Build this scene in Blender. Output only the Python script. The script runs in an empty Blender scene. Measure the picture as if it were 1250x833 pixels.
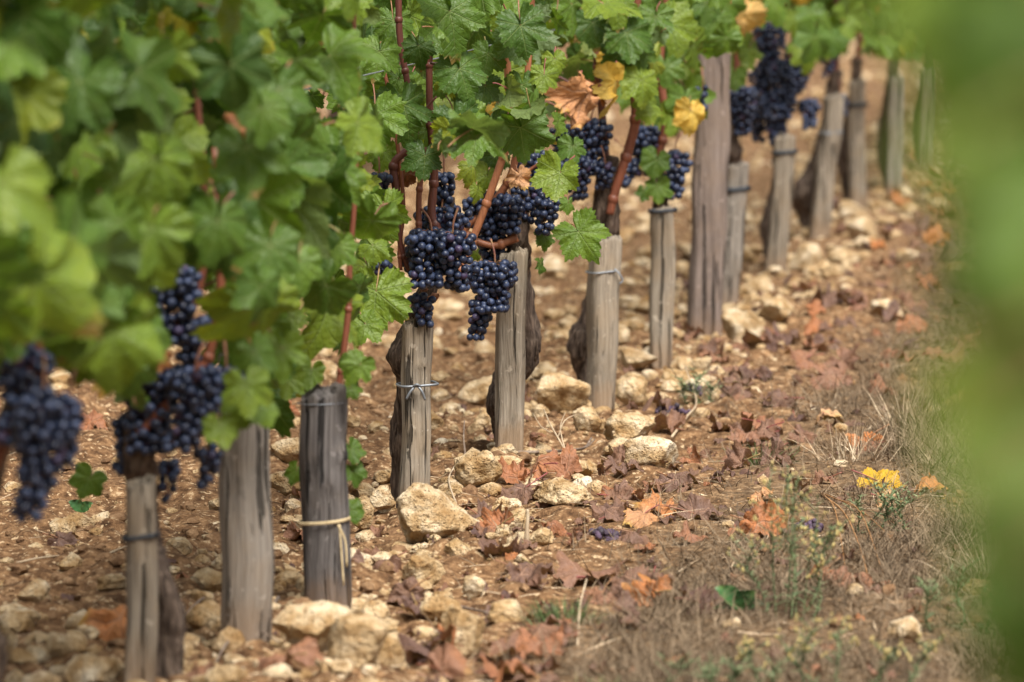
import bpy, bmesh, math, random
import numpy as np
from mathutils import Vector

# ------------------------------------------------------------------ camera, sky, sun, exposure
sc = bpy.context.scene
COL = sc.collection
FPX = 6944.0                      # focal length in photograph pixels (1250 wide): a 200 mm lens
CAM_H = 1.10
PITCH = math.atan((416.5 + 185.0) / FPX)
cam_d = bpy.data.cameras.new('camera')
cam_d.lens = 200.0
cam_d.sensor_width = 36.0
cam_d.clip_start = 0.05
cam_d.clip_end = 2000.0
cam_d.dof.use_dof = True
cam_d.dof.focus_distance = 9.75
cam_d.dof.aperture_fstop = 6.3
cam_d.dof.aperture_blades = 9
cam = bpy.data.objects.new('camera', cam_d)
COL.objects.link(cam)
cam.location = (0, 0, CAM_H)
cam.rotation_euler = (math.pi / 2 - PITCH, 0, 0)
sc.camera = cam

SUN_EL, SUN_AZ = math.radians(58), math.radians(158)   # azimuth clockwise from +Y: behind the camera, a little to its right
world = bpy.data.worlds.new('World')
sc.world = world
world.use_nodes = True
wt = world.node_tree
bg = wt.nodes['Background']
sky = wt.nodes.new('ShaderNodeTexSky')
sky.sky_type = 'NISHITA'
sky.sun_disc = False
sky.sun_elevation = SUN_EL
sky.sun_rotation = SUN_AZ
sky.dust_density = 5.0
sky.air_density = 1.5
hs = wt.nodes.new('ShaderNodeHueSaturation')
hs.inputs['Saturation'].default_value = 0.30            # a white overcast
wt.links.new(sky.outputs[0], hs.inputs['Color'])
wt.links.new(hs.outputs[0], bg.inputs['Color'])
bg.inputs['Strength'].default_value = 0.064
sun_d = bpy.data.lights.new('sun', 'SUN')
sun_d.energy = 3.3
sun_d.angle = math.radians(28)
sun_d.color = (1.0, 0.955, 0.89)
sun = bpy.data.objects.new('sun', sun_d)
COL.objects.link(sun)
sd = Vector((math.sin(SUN_AZ) * math.cos(SUN_EL), math.cos(SUN_AZ) * math.cos(SUN_EL), math.sin(SUN_EL)))
sun.rotation_euler = sd.to_track_quat('Z', 'Y').to_euler()
sun.location = (0, 0, 20)
vs = sc.view_settings
vs.view_transform = 'Standard'
vs.look = 'None'
vs.exposure = 1.17
vs.gamma = 1.0
vs.use_curve_mapping = False
sc.render.engine = 'CYCLES'
sc.cycles.use_denoising = True
sc.cycles.max_bounces = 8
sc.cycles.transparent_max_bounces = 4

R = np.random.default_rng(11)
random.seed(11)

# ------------------------------------------------------------------ geometry of the place
CP, SP = math.cos(PITCH), math.sin(PITCH)
CAMP = np.array([0, 0, CAM_H])


def at(px, py, Y):
    """the point at distance Y down the alley that is seen at (px, py)"""
    a = (px - 625.0) / FPX
    b = (416.5 - py) / FPX
    d = np.array([a, CP + b * SP, -SP + b * CP])
    return CAMP + d * (Y / d[1])


def gnd(px, py):
    a = (px - 625.0) / FPX
    b = (416.5 - py) / FPX
    d = np.array([a, CP + b * SP, -SP + b * CP])
    return CAMP + d * (CAM_H / -d[2])


def proj(p):
    p = np.asarray(p, float)
    q = p - CAMP
    dep = q[..., 1] * CP - q[..., 2] * SP
    up = q[..., 1] * SP + q[..., 2] * CP
    return 625 + FPX * q[..., 0] / dep, 416.5 - FPX * up / dep, dep


_pd, _pl = gnd(503, 615), gnd(1047, 250)
RD = (_pl - _pd)[:2] / np.linalg.norm((_pl - _pd)[:2])        # direction of the vine row
RN = np.array([RD[1], -RD[0]])                                # across the row, towards the alley


def row(t, u):
    p = _pd[:2] + RD * t + RN * u
    return p


def tu(x, y):
    q = np.stack([np.asarray(x) - _pd[0], np.asarray(y) - _pd[1]], -1)
    return q @ RD, q @ RN


# value noise ------------------------------------------------------
def _hash(ix, iy, iz, s):
    h = (ix.astype(np.int64) * 374761393 + iy.astype(np.int64) * 668265263 + iz.astype(np.int64) * 2147483647 + s * 974711) & 0xFFFFFFFF
    h = ((h ^ (h >> 13)) * 1274126177) & 0xFFFFFFFF
    h = h ^ (h >> 16)
    return (h & 0xFFFF) / 65535.0 * 2 - 1


def vnoise(x, y, z=None, s=0):
    x = np.asarray(x, float); y = np.asarray(y, float)
    z = np.zeros_like(x) if z is None else np.asarray(z, float)
    ix, iy, iz = np.floor(x), np.floor(y), np.floor(z)
    fx, fy, fz = x - ix, y - iy, z - iz
    fx, fy, fz = [f * f * (3 - 2 * f) for f in (fx, fy, fz)]
    o = 0
    for dx in (0, 1):
        for dy in (0, 1):
            for dz in (0, 1):
                w = (fx if dx else 1 - fx) * (fy if dy else 1 - fy) * (fz if dz else 1 - fz)
                o = o + w * _hash(ix + dx, iy + dy, iz + dz, s)
    return o


def verge(u):
    """0 on the stony tilled strip under the vines, 1 on the grassy verge"""
    return np.clip((np.asarray(u) - 0.28) / 0.30, 0, 1)


def hgt(x, y):
    x = np.asarray(x, float); y = np.asarray(y, float)
    t, u = tu(x, y)
    v = verge(u)
    til = 1 - 0.72 * v
    h = -0.014 + 0.002 * np.exp(-((u + 0.05) / 0.30) ** 2) - 0.008 * (1 - v)
    h = h + 0.016 * vnoise(x / .33, y / .33, s=1)
    h = h + til * (0.017 * vnoise(x / .11, y / .11, s=2) + 0.017 * np.abs(vnoise(x / .060, y / .060, s=3))
                   + 0.0085 * vnoise(x / .027, y / .027, s=4))
    return h


def on_ground(px, py, dz=0.0):
    p = gnd(px, py)
    p[2] = float(hgt(p[0], p[1])) + dz
    return p


# mesh builder ------------------------------------------------------
class MB:
    def __init__(self):
        self.v, self.f, self.fs, self.m, self.r, self.lp, self.n = [], [], [], [], [], [], 0

    def add(self, v, faces, mat=0, rnd=0.5, lp=None):
        v = np.asarray(v, float)
        for fa in faces:                       # arrays of equal-sided faces
            fa = np.asarray(fa)
            if len(fa) == 0:
                continue
            self.f.append((fa + self.n).ravel())
            self.fs.append(np.full(len(fa), fa.shape[1]))
            self.m.append(np.full(len(fa), mat))
        self.v.append(v)
        self.r.append(np.full(len(v), rnd) if np.isscalar(rnd) else np.asarray(rnd, float))
        self.lp.append(np.zeros((len(v), 3)) if lp is None else lp)
        self.n += len(v)

    def build(self, name, mats, parent=None, origin=None, smooth=True):
        me = bpy.data.meshes.new(name)
        v = np.concatenate(self.v)
        org = np.zeros(3)
        if parent is not None:
            org = WORLD_LOC[parent.name]
        elif origin is not None:
            org = np.asarray(origin, float)
        v = v - org
        f = np.concatenate(self.f); fs = np.concatenate(self.fs)
        me.vertices.add(len(v)); me.vertices.foreach_set('co', v.ravel().astype(np.float32))
        me.loops.add(len(f)); me.loops.foreach_set('vertex_index', f.astype(np.int32))
        me.polygons.add(len(fs))
        st = np.concatenate([[0], np.cumsum(fs)[:-1]])
        me.polygons.foreach_set('loop_start', st.astype(np.int32))
        me.polygons.foreach_set('material_index', np.concatenate(self.m).astype(np.int32))
        me.polygons.foreach_set('use_smooth', np.full(len(fs), smooth))
        a = me.attributes.new('rnd', 'FLOAT', 'POINT'); a.data.foreach_set('value', np.concatenate(self.r).astype(np.float32))
        a = me.attributes.new('lp', 'FLOAT_VECTOR', 'POINT'); a.data.foreach_set('vector', np.concatenate(self.lp).ravel().astype(np.float32))
        for m in (mats if isinstance(mats, (list, tuple)) else [mats]):
            me.materials.append(m)
        me.update(calc_edges=True)
        me.validate()
        o = bpy.data.objects.new(name, me)
        COL.objects.link(o)
        if parent is not None:
            o.parent = parent
            WORLD_LOC[o.name] = org
        else:
            o.location = org
            WORLD_LOC[o.name] = org
        return o


WORLD_LOC = {}


def thing(name, label, cat, loc, group=None):
    o = bpy.data.objects.new(name, None)
    o.empty_display_size = 0.05
    COL.objects.link(o)
    o.location = tuple(loc)
    WORLD_LOC[o.name] = np.asarray(loc, float)
    return tag(o, label, cat, group)


def tag(o, label=None, cat=None, group=None, kind=None):
    if label: o['label'] = label
    if cat: o['category'] = cat
    if group: o['group'] = group
    if kind: o['kind'] = kind
    return o


def nrm(v):
    v = np.asarray(v, float)
    return v / (np.linalg.norm(v) + 1e-12)


def spline(pts, n):
    """smooth polyline through pts (Catmull-Rom), n samples a span; pts may carry extra columns (radius)"""
    p = np.asarray(pts, float)
    p = np.vstack([2 * p[0] - p[1], p, 2 * p[-1] - p[-2]])
    out = []
    for i in range(1, len(p) - 2):
        for k in range(n):
            t = k / n
            a, b, c, d = p[i - 1], p[i], p[i + 1], p[i + 2]
            out.append(0.5 * ((2 * b) + (c - a) * t + (2 * a - 5 * b + 4 * c - d) * t * t + (3 * b - a - 3 * c + d) * t ** 3))
    out.append(p[-2])
    return np.array(out)


def tube(mb, pts, rad, sides=8, rough=0.0, mat=0, rnd=0.5, seed=0, freq=60, ridge=0.0):
    pts = np.asarray(pts, float)
    rad = np.full(len(pts), rad) if np.isscalar(rad) else np.asarray(rad, float)
    n = len(pts)
    tan = np.gradient(pts, axis=0)
    tan /= np.linalg.norm(tan, axis=1)[:, None] + 1e-12
    ref = np.array([0.31, 0.9, 0.17])
    a = np.cross(tan, ref); a /= np.linalg.norm(a, axis=1)[:, None] + 1e-9
    b = np.cross(tan, a)
    th = np.linspace(0, 2 * math.pi, sides, endpoint=False)
    ring = a[:, None, :] * np.cos(th)[None, :, None] + b[:, None, :] * np.sin(th)[None, :, None]
    r = rad[:, None] * np.ones((1, sides))
    if rough:
        q = pts[:, None, :] + ring * rad[:, None, None]
        r = r * (1 + rough * vnoise(q[..., 0] * freq, q[..., 1] * freq, q[..., 2] * freq * .35, seed)
                 + rough * .6 * vnoise(q[..., 0] * freq * 2.3, q[..., 1] * freq * 2.3, q[..., 2] * freq * .8, seed + 5))
    if ridge:
        r = r * (1 + ridge * np.sin(th * 3 + np.linspace(0, 5, n)[:, None]))
    v = (pts[:, None, :] + ring * r[..., None]).reshape(-1, 3)
    i = np.arange(n - 1)[:, None] * sides; j = np.arange(sides)[None, :]; j2 = (j + 1) % sides
    q = np.stack([i + j, i + j2, i + sides + j2, i + sides + j], -1).reshape(-1, 4)
    v = np.vstack([v, pts[0], pts[-1]])
    c0, c1 = n * sides, n * sides + 1
    j = np.arange(sides); j2 = (j + 1) % sides
    t1 = np.stack([np.full(sides, c0), j2, j], -1)
    t2 = np.stack([np.full(sides, c1), (n - 1) * sides + j, (n - 1) * sides + j2], -1)
    lp = np.zeros((len(v), 3))
    mb.add(v, [q, np.vstack([t1, t2])], mat, rnd, lp)


ICO = {}


def ico(sub):
    if sub not in ICO:
        bm = bmesh.new()
        bmesh.ops.create_icosphere(bm, subdivisions=sub, radius=1.0)
        ICO[sub] = (np.array([v.co[:] for v in bm.verts]), np.array([[l.index for l in f.verts] for f in bm.faces]))
        bm.free()
    return ICO[sub]


# ------------------------------------------------------------------ materials
class Nt:
    def __init__(self, name):
        self.m = bpy.data.materials.new(name)
        self.m.use_nodes = True
        self.t = self.m.node_tree
        self.p = self.t.nodes['Principled BSDF']
        self.out = self.t.nodes['Material Output']

    def n(self, typ, ins=None, **kw):
        nd = self.t.nodes.new('ShaderNode' + typ)
        for k, v in kw.items():
            setattr(nd, k, v)
        for k, v in (ins or {}).items():
            self.set(nd.inputs[k], v)
        return nd

    def set(self, sock, v):
        if isinstance(v, bpy.types.NodeSocket):
            self.t.links.new(v, sock)
        elif isinstance(v, bpy.types.Node):
            self.t.links.new(v.outputs[0], sock)
        else:
            sock.default_value = v

    def math(self, op, a, b=0.0, c=0.0):
        nd = self.t.nodes.new('ShaderNodeMath'); nd.operation = op
        for s, v in zip(nd.inputs, (a, b, c)):
            self.set(s, v)
        return nd.outputs[0]

    def mix(self, f, a, b, mode='MIX'):
        nd = self.t.nodes.new('ShaderNodeMix'); nd.data_type = 'RGBA'; nd.blend_type = mode
        self.set(nd.inputs[0], f)
        for s, v in ((nd.inputs[6], a), (nd.inputs[7], b)):
            self.set(s, (*v, 1) if isinstance(v, tuple) and len(v) == 3 else v)
        return nd.outputs[2]

    def ramp(self, f, stops):
        nd = self.t.nodes.new('ShaderNodeValToRGB')
        e = nd.color_ramp.elements
        while len(e) < len(stops):
            e.new(0.5)
        for el, (p, c) in zip(e, stops):
            el.position = p; el.color = (*c, 1) if len(c) == 3 else c
        self.set(nd.inputs[0], f)
        return nd.outputs[0]

    def noise(self, vec, scale, detail=4, rough=.55):
        nd = self.n('TexNoise', {'Scale': scale, 'Detail': detail, 'Roughness': rough})
        if vec is not None:
            self.set(nd.inputs['Vector'], vec)
        return nd.outputs['Fac']

    def pos(self, scale=None):
        g = self.n('NewGeometry').outputs['Position']
        return g if scale is None else self.mapv(g, scale)

    def obj(self, scale=None):
        g = self.n('TexCoord').outputs['Object']
        return g if scale is None else self.mapv(g, scale)

    def mapv(self, v, scale):
        return self.n('Mapping', {'Vector': v, 'Scale': scale}).outputs[0]

    def attr(self, name):
        return self.n('Attribute', attribute_name=name)

    def bump(self, h, strength=.4, dist=.01):
        return self.n('Bump', {'Height': h, 'Strength': strength, 'Distance': dist}).outputs[0]

    def map(self, v, a, b, c=0.0, d=1.0, smooth=True):
        nd = self.n('MapRange', {0: v, 1: a, 2: b, 3: c, 4: d})
        if smooth: nd.interpolation_type = 'SMOOTHSTEP'
        return nd.outputs[0]


def leaf_nodes(k):
    """leaf coordinates -> (main veins, side veins, radius)"""
    s = k.n('SeparateXYZ', {0: k.attr('lp').outputs['Vector']})
    x = k.math('ABSOLUTE', s.outputs[0]); y = k.math('MULTIPLY', s.outputs[1], -1.0)
    r = k.math('SQRT', k.math('ADD', k.math('MULTIPLY', x, x), k.math('MULTIPLY', y, y)))
    th = k.math('ARCTAN2', x, y)
    phi = k.math('ADD', k.math('MULTIPLY', k.math('GREATER_THAN', th, .47), .93), k.math('MULTIPLY', k.math('GREATER_THAN', th, 1.44), 1.0))
    d = k.math('SUBTRACT', th, phi)
    al = k.math('MULTIPLY', r, k.math('COSINE', d))
    pe = k.math('MULTIPLY', r, k.math('ABSOLUTE', k.math('SINE', d)))
    w = k.math('MAXIMUM', k.math('MULTIPLY_ADD', al, -.014, .0115), .0032)
    main = k.map(k.math('DIVIDE', pe, w), .5, 1.3, 1, 0)
    sv = k.math('FRACT', k.math('SUBTRACT', k.math('MULTIPLY', al, 11.0), k.math('MULTIPLY', pe, 9.0)))
    side = k.map(k.math('ABSOLUTE', k.math('SUBTRACT', sv, .5)), .03, .11, 1, 0)
    return main, side, r


def leaf_mat(name, stops, under, vein, trans=.42, rough=.44, spots=0.25):
    k = Nt(name)
    main, side, r = leaf_nodes(k)
    rnd = k.attr('rnd').outputs['Fac']
    pos = k.pos()
    base = k.ramp(rnd, stops)
    blot = k.noise(pos, 38, 3)
    base = k.mix(k.map(blot, .35, .75, 0, .5), base, k.mix(1.0, base, (1.45, 1.25, .8), 'MULTIPLY'))
    fine = k.noise(pos, 330, 2)
    base = k.mix(k.map(fine, .3, .8, .0, .35), base, k.mix(1.0, base, (.62, .68, .6), 'MULTIPLY'))
    sp = k.noise(pos, 95, 2, .4)
    base = k.mix(k.math('MULTIPLY', k.map(sp, .70, .76, 0, 1), spots), base, (.17, .085, .03))
    # older leaves yellow from the margin
    edge = k.math('MULTIPLY', k.map(k.math('ADD', r, k.math('MULTIPLY', blot, .25)), .50, .72, 0, 1), k.map(rnd, .62, .9, 0, .75))
    base = k.mix(edge, base, (.42, .30, .035))
    scorch = k.math('MULTIPLY', k.map(k.math('ADD', r, k.math('MULTIPLY', k.noise(pos, 17, 3), .7)), .93, .99, 0, 1), spots * 3)
    base = k.mix(k.math('MINIMUM', scorch, .85), base, (.27, .15, .05))
    v = k.math('MINIMUM', k.math('ADD', k.math('MULTIPLY', main, .55), k.math('MULTIPLY', side, .16)), 1)
    base = k.mix(v, base, vein)
    bf = k.n('NewGeometry').outputs['Backfacing']
    base = k.mix(k.math('MULTIPLY', bf, .65), base, under)
    k.set(k.p.inputs['Base Color'], base)
    k.set(k.p.inputs['Roughness'], k.map(fine, .2, .8, rough - .06, rough + .14))
    k.p.inputs['Specular IOR Level'].default_value = .36
    h = k.math('ADD', k.math('MULTIPLY', k.math('ADD', main, k.math('MULTIPLY', side, .6)), -1.0), k.math('MULTIPLY', k.noise(pos, 120, 2), 1.9))
    nb = k.bump(h, .75, .0022)
    k.set(k.p.inputs['Normal'], nb)
    tr = k.n('BsdfTranslucent', {'Color': k.mix(1.0, base, (1.25, 1.25, .55), 'MULTIPLY'), 'Normal': nb})
    mx = k.n('MixShader', {0: trans, 1: k.p.outputs[0], 2: tr.outputs[0]})
    k.t.links.new(mx.outputs[0], k.out.inputs[0])
    return k.m


M = {}
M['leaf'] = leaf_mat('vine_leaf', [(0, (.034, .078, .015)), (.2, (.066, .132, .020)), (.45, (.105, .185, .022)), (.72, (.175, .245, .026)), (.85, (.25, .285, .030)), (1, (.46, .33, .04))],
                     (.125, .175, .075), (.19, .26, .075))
M['yellow_leaf'] = leaf_mat('yellowed_leaf', [(0, (.50, .30, .02)), (.4, (.62, .42, .09)), (1, (.72, .46, .22))], (.55, .40, .12), (.62, .50, .16), .3, .5, .6)
M['dry_leaf'] = leaf_mat('dry_leaf', [(0, (.075, .038, .034)), (.2, (.135, .076, .056)), (.4, (.20, .102, .064)), (.6, (.275, .112, .052)), (.78, (.38, .145, .045)), (.9, (.44, .27, .155)), (1, (.54, .36, .21))],
                         (.30, .17, .12), (.33, .19, .12), .12, .62, .5)


def simple(name, stops, scale, bump=.4, bdist=.004, rough=.8, obj=False, stretch=None, attr=False, spec=.3):
    k = Nt(name)
    vec = k.obj(stretch) if obj else k.pos(stretch)
    f = k.noise(vec, scale, 5, .62)
    c = k.ramp(k.map(f, .28, .72, 0, 1, False), stops)
    if attr:
        c = k.mix(1.0, c, k.ramp(k.attr('rnd').outputs['Fac'], [(0, (.72, .72, .72)), (1, (1.25, 1.25, 1.25))]), 'MULTIPLY')
    k.set(k.p.inputs['Base Color'], c)
    k.p.inputs['Roughness'].default_value = rough
    k.p.inputs['Specular IOR Level'].default_value = spec
    k.set(k.p.inputs['Normal'], k.bump(k.noise(vec, scale * 3, 4, .65), bump, bdist))
    return k.m


def wood(name, light, dark, warm, seed):
    k = Nt(name)
    off = k.n('ObjectInfo').outputs['Random']
    o = k.n('TexCoord').outputs['Object']
    ov = k.n('VectorMath', {0: o, 1: k.n('CombineXYZ', {0: k.math('MULTIPLY', off, 7), 1: seed, 2: off}).outputs[0]}, operation='ADD').outputs[0]
    warp = k.n('TexNoise', {'Vector': ov, 'Scale': 9.0, 'Detail': 2})
    wv = k.n('VectorMath', {0: ov, 1: k.n('VectorMath', {0: warp.outputs['Color'], 1: (.012, .012, .0)}, operation='MULTIPLY').outputs[0]}, operation='ADD').outputs[0]
    gr = k.noise(k.mapv(wv, (230, 230, 5)), 1.0, 5, .65)
    grb = k.noise(k.mapv(wv, (70, 70, 2.2)), 1.0, 3, .6)
    crack = k.noise(k.mapv(wv, (85, 85, 1.8)), 1.0, 3, .55)
    patch = k.noise(ov, 16, 4, .6)
    c = k.ramp(k.map(gr, .28, .72, 0, 1, False), [(0, dark), (.5, tuple(.5 * a + .5 * b for a, b in zip(dark, light))), (1, light)])
    c = k.mix(k.map(patch, .42, .68, 0, .65), c, k.mix(.6, c, warm))
    c = k.mix(k.map(grb, .58, .72, 0, .5), c, tuple(.45 * a for a in dark))
    cr = k.map(crack, .60, .65, 0, 1)
    c = k.mix(k.math('MULTIPLY', cr, .85), c, tuple(.18 * a for a in dark))
    stain = k.noise(k.mapv(ov, (26, 26, 9)), 1.0, 4, .6)
    c = k.mix(k.map(stain, .60, .70, 0, .5), c, tuple(.5 * a for a in dark))
    c = k.mix(k.map(k.noise(ov, 60, 3), .64, .70, 0, .55), c, tuple(min(1, 1.35 * a) for a in light))
    # splashed soil on the foot of the stake
    z = k.n('SeparateXYZ', {0: o}).outputs[2]
    soil = k.math('MULTIPLY', k.map(k.math('ADD', z, k.math('MULTIPLY', patch, -.10)), -.04, .035, .45, 0), 1.0)
    c = k.mix(soil, c, (.25, .15, .08))
    k.set(k.p.inputs['Base Color'], c)
    k.p.inputs['Roughness'].default_value = .85
    k.p.inputs['Specular IOR Level'].default_value = .2
    h = k.math('SUBTRACT', k.math('ADD', k.math('MULTIPLY', gr, .7), k.math('MULTIPLY', grb, .6)), k.math('MULTIPLY', cr, 1.6))
    k.set(k.p.inputs['Normal'], k.bump(h, 1.0, .005))
    return k.m


M['stake'] = wood('weathered_stake_wood', (.385, .33, .26), (.12, .092, .064), (.31, .225, .14), 1.0)
M['grey_post'] = wood('pale_grey_post_wood', (.345, .305, .262), (.15, .125, .10), (.28, .21, .145), 4.0)
M['dark_post'] = wood('dark_grey_post_wood', (.205, .185, .175), (.05, .043, .040), (.14, .108, .082), 8.0)
M['mauve_post'] = wood('tall_post_wood', (.27, .215, .185), (.115, .085, .07), (.22, .155, .11), 13.0)

k = Nt('bark')
o = k.pos()
f = k.noise(k.mapv(o, (150, 150, 22)), 1.0, 5, .65)
f2 = k.noise(o, 25, 3)
c = k.ramp(k.map(f, .3, .7, 0, 1, False), [(0, (.016, .011, .009)), (.5, (.095, .068, .052)), (1, (.27, .20, .15))])
c = k.mix(k.map(f2, .5, .75, 0, .5), c, (.12, .07, .05))
k.set(k.p.inputs['Base Color'], c)
k.p.inputs['Roughness'].default_value = .9
k.p.inputs['Specular IOR Level'].default_value = .15
k.set(k.p.inputs['Normal'], k.bump(f, 1.0, .006))
M['bark'] = k.m

k = Nt('cane')
o = k.pos()
f = k.noise(k.mapv(o, (240, 240, 14)), 1.0, 4, .6)
c = k.ramp(k.attr('rnd').outputs['Fac'], [(0, (.085, .022, .018)), (.5, (.22, .068, .032)), (1, (.40, .155, .07))])
c = k.mix(k.map(f, .35, .7, 0, .6), c, k.mix(1.0, c, (.45, .42, .45), 'MULTIPLY'))
k.set(k.p.inputs['Base Color'], c)
k.p.inputs['Roughness'].default_value = .5
k.set(k.p.inputs['Normal'], k.bump(f, .4, .001))
M['cane'] = k.m

k = Nt('petiole')
k.set(k.p.inputs['Base Color'], k.ramp(k.attr('rnd').outputs['Fac'], [(0, (.22, .05, .05)), (.6, (.24, .12, .05)), (1, (.20, .24, .07))]))
k.p.inputs['Roughness'].default_value = .5
M['petiole'] = k.m

k = Nt('grape_skin')
rnd = k.attr('rnd').outputs['Fac']
lp = k.attr('lp').outputs['Vector']
pos = k.pos()
b = k.noise(pos, 170, 4, .6)
b2 = k.noise(pos, 700, 2, .5)
bloom = k.math('MULTIPLY', k.map(k.math('ADD', b, k.math('MULTIPLY', b2, .25)), .42, .78, .1, 1), k.map(rnd, 0, 1, .22, 1.05, False))
c = k.mix(bloom, (.005, .006, .016), (.052, .077, .160))
c = k.mix(k.map(rnd, .93, .97, 0, .6), c, (.055, .018, .05))
k.set(k.p.inputs['Base Color'], c)
k.set(k.p.inputs['Roughness'], k.map(bloom, 0, 1, .28, .62, False))
k.p.inputs['Specular IOR Level'].default_value = .45
M['grape'] = k.m
k = Nt('shrivelled_grape_skin')
k.set(k.p.inputs['Base Color'], k.ramp(k.attr('rnd').outputs['Fac'], [(0, (.018, .010, .018)), (1, (.075, .042, .078))]))
k.p.inputs['Roughness'].default_value = .6
k.set(k.p.inputs['Normal'], k.bump(k.noise(k.pos(), 400, 3), .8, .002))
M['old_grape'] = k.m
M['rachis'] = simple('grape_stalk', [(0, (.12, .035, .04)), (.6, (.24, .11, .06)), (1, (.25, .2, .07))], 60, .2, .001, .6)

k = Nt('limestone')
o = k.pos()
f = k.noise(o, 24, 6, .62); f2 = k.noise(o, 110, 4, .65)
vor = k.n('TexVoronoi', {'Vector': o, 'Scale': 150.0}).outputs['Distance']
c = k.ramp(k.map(f, .3, .72, 0, 1, False), [(0, (.38, .235, .10)), (.3, (.53, .375, .195)), (.65, (.65, .50, .31)), (1, (.73, .61, .43))])
c = k.mix(k.map(f2, .52, .70, 0, .55), c, (.36, .20, .085))
pits = k.map(vor, .08, .30, 1, 0)
c = k.mix(k.math('MULTIPLY', pits, k.map(f2, .4, .6, 0, .5)), c, (.28, .165, .08))
tint = k.attr('rnd').outputs['Fac']
c = k.mix(1.0, c, k.ramp(tint, [(0, (.62, .55, .47)), (.5, (.93, .92, .90)), (1, (1.18, 1.3, 1.55))]), 'MULTIPLY')
nz = k.n('SeparateXYZ', {0: k.n('NewGeometry').outputs['Normal']}).outputs[2]
dirt = k.math('MULTIPLY', k.map(f, .40, .62, 1, .0), .55)
c = k.mix(dirt, c, k.mix(1.0, c, (.62, .50, .38), 'MULTIPLY'))
k.set(k.p.inputs['Base Color'], c)
k.p.inputs['Roughness'].default_value = .92
k.p.inputs['Specular IOR Level'].default_value = .15
h = k.math('ADD', k.math('MULTIPLY', f2, 1.0), k.math('MULTIPLY', pits, -.35))
k.set(k.p.inputs['Normal'], k.bump(h, 1.0, .014))
M['stone'] = k.m

k = Nt('clay_soil')
o = k.pos()
f = k.noise(o, 6, 5, .6); f2 = k.noise(o, 46, 5, .68); f3 = k.noise(o, 210, 3, .6); f4 = k.noise(o, 95, 2, .5)
c = k.ramp(k.map(f2, .3, .7, 0, 1, False), [(0, (.044, .023, .012)), (.4, (.128, .068, .033)), (.75, (.255, .146, .072)), (1, (.46, .305, .165))])
c = k.mix(k.map(f4, .60, .68, 0, .75), c, (.58, .42, .25))
c = k.mix(k.map(f3, .55, .75, 0, .35), c, (.10, .055, .03))
v = k.attr('rnd').outputs['Fac']
vc = k.ramp(k.map(f2, .3, .7, 0, 1, False), [(0, (.046, .031, .019)), (.5, (.140, .090, .050)), (1, (.32, .215, .120))])
c = k.mix(k.map(k.math('ADD', v, k.math('MULTIPLY', k.math('SUBTRACT', f, .5), 1.2)), .35, .95, 0, .8), c, vc)
k.set(k.p.inputs['Base Color'], c)
k.p.inputs['Roughness'].default_value = .96
k.p.inputs['Specular IOR Level'].default_value = .1
k.set(k.p.inputs['Normal'], k.bump(k.math('ADD', f2, k.math('MULTIPLY', f3, .5)), .9, .012))
M['soil'] = k.m
M['crumb'] = simple('soil_crumb', [(0, (.085, .046, .025)), (.5, (.175, .10, .052)), (1, (.33, .21, .115))], 60, .8, .004, .95, attr=True, spec=.1)
M['straw'] = simple('dry_straw', [(0, (.26, .185, .115)), (.5, (.42, .32, .21)), (1, (.58, .48, .34))], 20, .2, .001, .8, attr=True)
M['dry_grass'] = simple('dead_grass', [(0, (.048, .034, .021)), (.5, (.145, .102, .062)), (1, (.38, .285, .185))], 14, .1, .001, .85, attr=True)
M['grass'] = simple('green_grass', [(0, (.05, .085, .03)), (.6, (.10, .15, .05)), (1, (.2, .22, .09))], 30, .1, .001, .6, attr=True)
M['weed'] = simple('weed_leaf', [(0, (.075, .11, .05)), (.6, (.14, .185, .085)), (1, (.25, .28, .14))], 30, .1, .001, .6, attr=True)
M['dock'] = simple('broad_weed_leaf', [(0, (.02, .055, .02)), (.6, (.04, .10, .03)), (1, (.12, .17, .05))], 40, .3, .001, .4, attr=True)
M['flower'] = simple('weed_flower', [(0, (.30, .22, .07)), (1, (.52, .42, .18))], 60, .1, .001, .7)
M['orange_stem'] = simple('dry_stalk', [(0, (.22, .10, .035)), (1, (.42, .22, .085))], 40, .2, .001, .7)
M['twig'] = simple('twig_bark', [(0, (.07, .048, .036)), (.6, (.19, .14, .105)), (1, (.36, .29, .22))], 90, .6, .002, .85)
k = Nt('grey_wire'); k.p.inputs['Base Color'].default_value = (.20, .215, .235, 1); k.p.inputs['Roughness'].default_value = .42; k.p.inputs['Metallic'].default_value = .35
M['wire'] = k.m
k = Nt('black_band'); k.p.inputs['Base Color'].default_value = (.018, .022, .03, 1); k.p.inputs['Roughness'].default_value = .5
M['band'] = k.m
M['twine'] = simple('twine', [(0, (.40, .29, .15)), (1, (.66, .53, .32))], 200, .5, .001, .8)

# ------------------------------------------------------------------ ground
def graded(a, b, fine, lo, hi, grow):
    xs = list(np.arange(a, b, fine))
    s = fine; x = a; left = []
    while x > lo:
        s *= grow; x -= s; left.append(x)
    s = fine; x = xs[-1]; right = []
    while x < hi:
        s *= grow; x += s; right.append(x)
    return np.array(left[::-1] + xs + right)


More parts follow.
